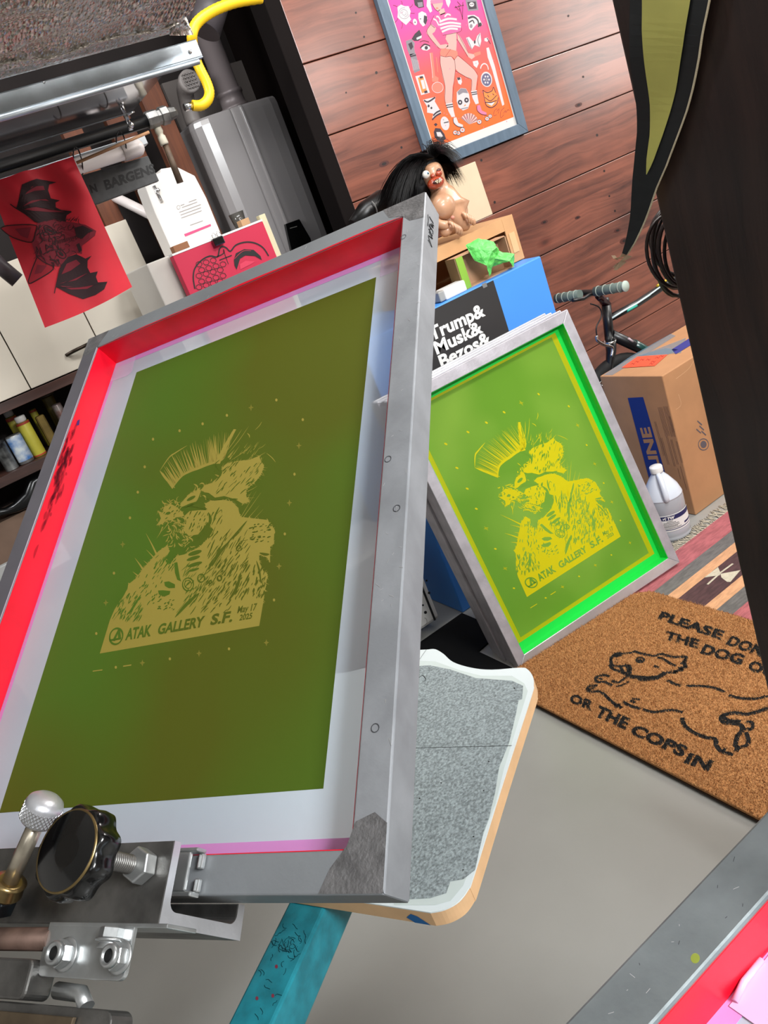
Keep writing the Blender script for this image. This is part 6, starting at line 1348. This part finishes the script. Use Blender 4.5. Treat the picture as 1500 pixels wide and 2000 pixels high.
# red canvas with turtle like shell drawing
KY = 2.45; kf = wallfr(KY)
k0 = kf.hit(337, 500); k1 = kf.hit(513, 432); kx0, kx1, ky = k0[0], k1[0], (k0[1] + k1[1]) / 2
cv = thing('canvas_print', kf.pt((kx0 + kx1) / 2, ky + .31, .02), 'crimson canvas with black line drawing, clipped with a black binder clip', 'canvas')
MB().prism(rect(kx0, ky, kx1, ky + .31), 0, .035, kf).build('canvas', mat('crimson_canvas', rgb(190, 24, 62), .6), cv, bevel=.002)
MB().prism(rect(kx0, ky - .006, kx1, ky - .0003), -.001, .036, kf).build('top_edge', M_paper, cv)
a = Art(kf, -.0008, step=.0003); a.P = crop(250, 100, 3.75)(a.P)
a.stroke([(490, 1740), (478, 1660), (490, 1590), (540, 1530), (600, 1500), (655, 1505), (670, 1450), (690, 1430), (720, 1440), (750, 1465), (790, 1420), (860, 1398), (930, 1405), (990, 1440), (1030, 1500)], .0042, 1, M_ink)
a.stroke([(655, 1505), (700, 1480), (700, 1450)], .003, 1, M_ink); a.stroke([(670, 1530), (760, 1495)], .003, 1, M_ink); a.stroke([(700, 1460), (735, 1560)], .002, 1, M_ink)
a.poly([(775, 1530), (790, 1480), (850, 1450), (920, 1455), (970, 1500), (980, 1530), (930, 1500), (860, 1495), (820, 1520), (805, 1570), (795, 1600), (780, 1570)], 1, M_ink); a.stroke([(780, 1520), (840, 1465), (900, 1462)], .0012, 2, MATS['crimson_canvas'])
a.poly([(820, 1560), (860, 1535), (930, 1540), (900, 1560), (820, 1600)], 1, mat('rose', rgb(206, 50, 80), .6))
for i in range(5):
    for j in range(4):
        cx = 520 + j * 52 + (i % 2) * 20; cy = 1560 + i * 42 - j * 14
        if (cx - 600) ** 2 + (cy - 1640) ** 2 < 125 ** 2: a.ring(cx, cy, 23, 20, .0018, 1, M_ink, k=7)
a.build('drawing', cv, 'black line drawing on crimson')
bc = thing('binder_clip', o_(425, 468, KY - .012), 'black binder clip on the top edge of the crimson canvas', 'clip')
c_ = o_(426, 470, KY - .014); MB().prism(rect(-.018, -.010, .018, .013), -.008, .010, Fr(c_ + V(0, 0, 0), (1, 0, 0), (0, 0, -1))).build('clip_body', M_plasticblk, bc, bevel=.003)
m = MB()
for s_ in (-1, 1): m.tube([c_ + V(s_ * .008 + .006 * math.cos(t) * 1, -.004, .016 + .010 * math.sin(t)) for t in [6.28 * i / 14 for i in range(15)]], .001, seg=6)
m.build('wire_handle', M_chrome, bc)
for nm, px, py, w_, lab, M_ in [('wood_block', 352, 484, .05, 'brown offcut of wood on the cabinet edge left of the canvas', mat('block_brown', rgb(140, 92, 60), .7)), ('wood_block', 476, 434, .03, 'small pale offcut of wood behind the crimson canvas', mat('block_pale', rgb(186, 146, 106), .7))]:
    c_ = o_(px, py, sy0 + .02); o = MB().box((c_.x - w_ / 2, sy0 + .005, st_ + .0005), (c_.x + w_ / 2, sy0 + .04, st_ + .02)).build(nm, M_, bevel=.001); tag(o, lab, 'wood')
o = MB().box((kx1 + .004, KY + .02, 0.6), (o_(548, 480, KY).x, KY + .045, CAMZ + .0255 * KY)).build('pale_board', mat('pale_board', rgb(206, 196, 160), .6), bevel=.001); tag(o, 'pale upright board right of the crimson canvas', 'board')
cp = thing('cup', o_(462, 415, 2.62), 'small grey glass cup on the cabinet behind the canvas', 'cup'); cp.location = V(o_(460, 415, 2.64).x, 2.64, st_)
MB().lathe(cp.location, (0, 0, 1), [(.018, 0), (.02, .002), (.026, .05), (.024, .05), (.018, .004), (.0001, .004)], None, seg=24).build('glass', mat('smoked_glass', rgb(120, 116, 110), .1, trans=.6), cp)
# water heater
HY = 2.95; hx0, hx1 = .4165 * HY, .5425 * HY; hzt = CAMZ + .151 * HY; hz0 = .98
wh_ = thing('water_heater', ((hx0 + hx1) / 2, HY + .1, hz0), 'grey tankless water heater with curved front in the dark niche', 'water heater')
fcv = [(0, .07), (.012, .03), (.04, .006), (.10, 0), (.18, -.004)]
def hprof():
    w_ = hx1 - hx0; P = []
    base = [(0, .20), (0, .06), (.008, .028), (.03, .008), (.06, .001), (w_ * .40, -.006), (w_ * .405, -.002), (w_ * .425, -.002), (w_ * .43, -.008), (w_ * .5, -.012), (w_ * .505, -.017), (w_ * .53, -.017), (w_ * .535, -.012), (w_ * .75, -.006), (w_ - .05, .001), (w_ - .02, .012), (w_ - .004, .035), (w_, .06), (w_, .20)]
    return base
P = [(hx0 + x, HY + y) for x, y in hprof()]
hm = MB(); k = len(P)
zs = [(hz0, 1.0, 0), (hzt - .025, 1.0, 0), (hzt - .008, .985, .004), (hzt, .95, .012)]
vs_ = []; cxh, cyh = (hx0 + hx1) / 2, HY + .1
for z_, s_, d_ in zs: vs_ += [V(cxh + (x - cxh) * s_, cyh + (y - cyh) * s_, z_) for x, y in P]
hm.add(vs_, [(l * k + i, l * k + (i + 1) % k, (l + 1) * k + (i + 1) % k, (l + 1) * k + i) for l in range(3) for i in range(k)] + [tuple(range(3 * k, 4 * k)), tuple(range(k - 1, -1, -1))], None, False)
hm.build('casing', M_grey, wh_, bevel=.003)
hf = wallfr(HY - .02); a4 = [hf.hit(*p) for p in [(556, 438), (584, 428), (606, 466), (612, 490), (568, 490)]]
MB().prism(a4, -.004, .01, hf).build('control_panel', M_plasticblk, wh_, bevel=.002)
a = Art(hf, -.0045); a.stroke([(566, 446), (580, 442)], .0025, 0, MATS['dull_grey'], False); a.build('panel_mark', wh_)
fx = o_(455, 200, 3.03)
fu_ = thing('flue_pipe', V(fx.x, 3.03, hzt), 'grey flue pipe rising from the top of the water heater', 'pipe')
m = MB(); m.lathe(V(fx.x, 3.03, hzt + .001), (0, 0, 1), [(.055, 0), (.055, .012), (.046, .016), (.046, .05), (.050, .052), (.050, .064), (.042, .068), (.042, .8)], None, seg=32); m.build('flue', mat('flue_grey', rgb(120, 110, 110), .4, .2), fu_)
vt = o_(372, 157, 2.96)
ve = thing('vent_elbow', V(vt.x, 3.0, vt.z - .16), 'pale plastic vent elbow with round grille above the water heater left corner', 'vent')
m = MB(); m.tube(smoothline([V(vt.x - .005, 3.07, hzt + .004), V(vt.x, 3.07, vt.z - .06), V(vt.x, 3.04, vt.z - .01), V(vt.x, 3.0, vt.z), V(vt.x, 2.96, vt.z)], 4), .030, seg=24); m.lathe(V(vt.x, 2.99, vt.z), (0, -1, 0), [(.034, 0), (.038, .006), (.038, .026), (.032, .030), (.027, .027)], None, seg=32); m.build('elbow', mat('elbow_grey', rgb(150, 142, 138), .5), ve)
m = MB()
for i in range(-2, 3): m.box((vt.x - .026, 2.955, vt.z + i * .011 - .0012), (vt.x + .026, 2.958, vt.z + i * .011 + .0012)); m.box((vt.x + i * .011 - .0012, 2.955, vt.z - .026), (vt.x + i * .011 + .0012, 2.958, vt.z + .026))
m.build('grille', MATS['elbow_grey'], ve); MB().lathe(V(vt.x, 2.962, vt.z), (0, 1, 0), [(.029, 0), (.029, .002)], None, seg=24).build('dark_opening', M_black, ve)
# panels and studs behind
o = MB().box((.40 * 3.3, 3.31, .9), (.527 * 3.3, 3.33, CAMZ + .198 * 3.3)).build('wall_panel', mat('panel_grey', rgb(96, 88, 84), .7)); tag(o, 'wide dull grey panel on the niche wall behind the water heater', 'panel')
o = MB().box((.538 * 3.3 - .03, 3.30, .9), (.575 * 3.3 - .02, 3.32, CAMZ + .202 * 3.3)).build('wall_panel', MATS['panel_grey']); tag(o, 'narrow dull grey panel at the right of the niche wall', 'panel')
for (pxa, pya, w_, Y_, lab) in [(352, 260, .085, 2.98, 'brown wooden stud beside the vent elbow'), (300, 330, .09, 3.1, 'dark wooden stud behind the hanging brush'), (262, 470, .07, 3.05, 'dark wooden stud between cream cabinet and chemical jug')]:
    p = o_(pxa, pya, Y_); o = MB().box((p.x - w_, Y_, 0), (p.x, Y_ + .04, 1.90)).build('wall_stud', M_stud, bevel=.002); tag(o, lab, 'stud', 'wall studs in the niche')
# cream cabinets
CYc = 2.90; czt = CAMZ + .074 * CYc; czb = CAMZ - .0597 * CYc; xs = [-.175, -.081, .0123, .1054, .1979, .2911]; xs = [x * CYc for x in xs]
ca = thing('wall_cabinet', ((xs[0] + xs[-1]) / 2, CYc + .15, czb), 'cream laminate wall cabinet with tall doors behind the red flag', 'cabinet')
MB().box((xs[0], CYc + .02, czb), (xs[-1], CYc + .34, czt - .001)).build('carcass', mat('carcass_dark', rgb(60, 50, 44), .6), ca)
for i in range(5):
    d = MB().box((xs[i] + .002, CYc, czb + .002), (xs[i + 1] - .002, CYc + .019, czt)).build('door', M_cream, ca, bevel=.0015)
    if i in (2, 4, 3):
        pass
    hz_ = o_(152, 682, CYc).z if i == 3 else czb + .05
    if i in (1, 3):
        hx_ = o_(152, 682, CYc).x if i == 3 else xs[i] + .1
        MB().tube(smoothline([V(hx_ - .045, CYc - .006, hz_ - .004), V(hx_ - .02, CYc - .018, hz_), V(hx_ + .02, CYc - .018, hz_ + .002), V(hx_ + .045, CYc - .004, hz_ + .003)], 4), .006, seg=10).build('handle', mat('handle_bronze', rgb(56, 46, 38), .35, .8), d)
# shelves
SYc = 2.90; s1 = CAMZ - .0705 * SYc; s2z = CAMZ - .1345 * SYc
sh = thing('shelf_unit', (.15, SYc + .15, 0), 'dark brown open shelves under the cream cabinet holding cans and boxes', 'shelf')
for k, (z0_, z1_) in enumerate([(czb - .034, czb - .002), (s2z - .032, s2z), (s2z - .37, s2z - .34)]):
    MB().box((-.75, SYc, z0_), (.62, SYc + .34, z1_)).build('shelf_board', M_darkwood, sh, bevel=.001)
MB().box((.60, SYc, 0), (.62, SYc + .34, czb - .035)).build('side_panel', M_darkwood, sh); MB().box((-.77, SYc, 0), (-.75, SYc + .34, czb - .035)).build('side_panel', M_darkwood, sh)
MB().box((-.75, SYc + .33, 0), (.60, SYc + .34, czb - .036)).build('back_panel', M_niche, sh)
M_lid = mat('can_lid', rgb(150, 146, 140), .3, .8)
def can(nm, x0p, x1p, topp, Y, mats_, label, round_=True, cap=None, band=None, grp='cans on the shelf'):
    """x range and top taken from the photo at distance Y, standing on the shelf"""
    xa, xb = x0p * Y, x1p * Y; r = (xb - xa) / 2; c = V((xa + xb) / 2, Y + r, s2z + .001); h = CAMZ + topp * Y - s2z
    t = thing(nm, c, label, 'can' if nm != 'bottle' else 'bottle', 'cans and bottles on the shelf')
    if round_: MB().lathe(c, (0, 0, 1), [(r * .96, 0), (r, .003), (r, h - .004), (r * .95, h), (r * .9, h - .002), (.0001, h - .002)], None, seg=32).build('body', mats_, t)
    else: MB().box((xa, Y, s2z + .0005), (xb, Y + r * 1.2, s2z + h)).build('body', mats_, t, bevel=.006)
    if band:
        for (a0, a1, mm) in band:
            if round_: MB().lathe(c, (0, 0, 1), [(r * 1.01, h * a0), (r * 1.012, h * a0 + .001), (r * 1.012, h * a1 - .001), (r * 1.01, h * a1)], None, seg=32).build('label_band', mm, t)
            else: MB().box((xa - .0006, Y - .0006, s2z + h * a0), (xb + .0006, Y + r * .4, s2z + h * a1)).build('label_band', mm, t)
    if cap: MB().lathe(V(c.x, c.y if round_ else Y + r * .6, s2z + h), (0, 0, 1), [(cap[0] * .8, 0), (cap[0], .004), (cap[0], cap[1] - .003), (cap[0] * .9, cap[1]), (.0001, cap[1])], None, seg=24).build('cap', cap[2], t)
    return t
def cr(x, y, Y=2.92): p = atY(x / 5.0, 740 + y / 5.0, Y); return (p.x / Y, (p.z - CAMZ) / Y)
yl = mat('label_yellow', rgb(186, 176, 60), .45, var=.1, vscale=20); rd_ = mat('label_red', rgb(170, 60, 40), .5); blw = mat('blue_smeared', rgb(52, 110, 176), .5, col2=rgb(200, 206, 206), vscale=26); gold = mat('gold_tin', rgb(128, 106, 52), .35, .5, var=.2, vscale=20)
a0 = cr(100, 700)[0]; 
can('paint_can', cr(120, 700)[0], cr(300, 700)[0], cr(140, 550)[1], 2.93, mat('tin_grey', rgb(150, 150, 148), .3, .7), 'paint can smeared with blue and white paint, front of the shelf', True, None, [(.10, .95, blw)])
can('bottle', cr(270, 650)[0], cr(425, 650)[0], cr(290, 395)[1], 2.95, yl, 'yellow can with white screw cap between the blue smeared can and the gold tin', True, (.018, .022, M_white), [(.93, .99, rd_), (.02, .06, rd_)])
can('solvent_tin', cr(440, 560)[0], cr(545, 560)[0], cr(400, 350)[1], 2.99, gold, 'gold rectangular tin right of the yellow can', False)
can('paint_can', cr(-30, 740)[0], cr(125, 740)[0], cr(0, 600)[1], 2.93, mat('tin_dark', rgb(40, 40, 42), .3, .5), 'black and silver can at the left end of the shelf front', True, None, [(.0, .9, mat('silver_strip', rgb(170, 172, 170), .3, .7, col2=rgb(30, 30, 32), vscale=14))])
can('bottle', cr(80, 440)[0], cr(205, 440)[0], cr(100, 375)[1], 3.08, yl, 'short yellow bottle behind the blue smeared can', True, (.016, .025, mat('cap_clear', rgb(160, 160, 158), .3)), [(.9, .98, rd_)])
can('bottle', cr(300, 350)[0], cr(385, 350)[0], cr(320, 300)[1], 3.10, yl, 'yellow bottle with orange shoulder behind the white capped can', True, None, [(.93, .98, rd_)])
can('jar', cr(440, 260)[0], cr(580, 260)[0], cr(470, 175)[1], 3.12, mat('jar_olive', rgb(96, 84, 34), .4, var=.2, vscale=20), 'olive yellow jar at the back of the shelf', True, (.03, .012, mat('lid_dark', rgb(60, 54, 40), .4)), None)
can('jar', cr(540, 330)[0], cr(650, 330)[0], cr(560, 245)[1], 3.02, mat('jar_silver', rgb(176, 170, 166), .3, .3, col2=rgb(120, 66, 56), vscale=30), 'silver and red jar beside the gold tin', True, None, None)
# lower shelf boxes, from left below the can shelf
LY = 2.92
def lowbox(nm, P4, Y, d, M_, label, cat, z0=None):
    f_ = wallfr(Y); pts = [f_.hit(x / 5., 740 + y / 5.) for x, y in P4]; xa = min(p[0] for p in pts); xb = max(p[0] for p in pts); za = CAMZ - min(p[1] for p in pts); zb = CAMZ - max(p[1] for p in pts)
    o = MB().box((xa, Y, zb), (xb, Y + d, za)).build(nm, M_, bevel=.003); tag(o, label, cat); return o
zl = s2z - .34
o = MB().box((-.1, 2.94, zl + .001), (.305, 3.2, zl + .20)).build('cardboard_tray', mat('card_dull', rgb(120, 96, 80), .8, var=.1, vscale=10)); tag(o, 'dull brown cardboard box on the lower shelf under the paint cans', 'box')
m = MB(); P = [V(-.1 + i * .03, 2.935, zl + .236 + .012 * math.sin(i * .8) + (.03 if i > 8 else 0)) for i in range(14)]; m.tube(P, [.02 + .008 * math.sin(i) for i in range(14)], seg=10); o = m.build('plastic_bag', mat('bag_black', rgb(14, 14, 15), .25)); tag(o, 'crumpled black plastic bag on the dull brown box', 'bag')
tr_ = thing('paper_tray', (.1, 2.80, zl - .02), 'white tray with black scribbled marks left of the foreground screen', 'tray')
tf_ = wallfr(2.86); a4 = [tf_.hit(*p) for p in [(-40, 1035), (56, 980), (40, 1015), (-40, 1060)]]
ty0 = CAMZ - .245 * 2.86
MB().box((-.15, 2.86, ty0 - .035), (.15, 2.885, ty0 + .055)).build('tray_front', mat('tray_white', rgb(180, 180, 178), .5), tr_, bevel=.003)
MB().box((-.15, 2.885, ty0 - .035), (.15, 2.899, ty0 - .03)).build('tray_base', MATS['tray_white'], tr_)
a = Art(tf_, -.001); rnd = random.Random(6)
for i in range(40):
    x = rnd.uniform(.0, .14); y = CAMZ - ty0 + rnd.uniform(-.04, .02); a.lstroke([(x, y), (x + rnd.uniform(-.01, .01), y + rnd.uniform(-.006, .006)), (x + rnd.uniform(-.012, .012), y)], .0018, 0, M_ink)
a.build('scribbles', tr_)
o = MB().box((-.2, 2.88, zl - .40), (.22, 3.2, zl - .12)).build('cardboard_carton', mat('card_tan_dull', rgb(150, 120, 98), .8)); tag(o, 'tan carton under the white tray at the left edge', 'box')
# thing behind the flag on the left: dark rounded bar
m = MB().tube([o_(-40, 478, 2.5), o_(0, 520, 2.5), o_(34, 548, 2.5)], .022, seg=16); o = m.build('grey_bar', mat('dull_bar', rgb(70, 62, 66), .4)); tag(o, 'dark grey bar poking out left of the red flag', 'bar')
# ventilation duct end right of the rail
o = MB().tube([o_(398, 60, 2.55), o_(420, -10, 2.55)], .05, seg=24).build('duct', mat('duct_dark', rgb(66, 60, 62), .5)); tag(o, 'dark round duct above the rail end beside the yellow hose', 'duct')
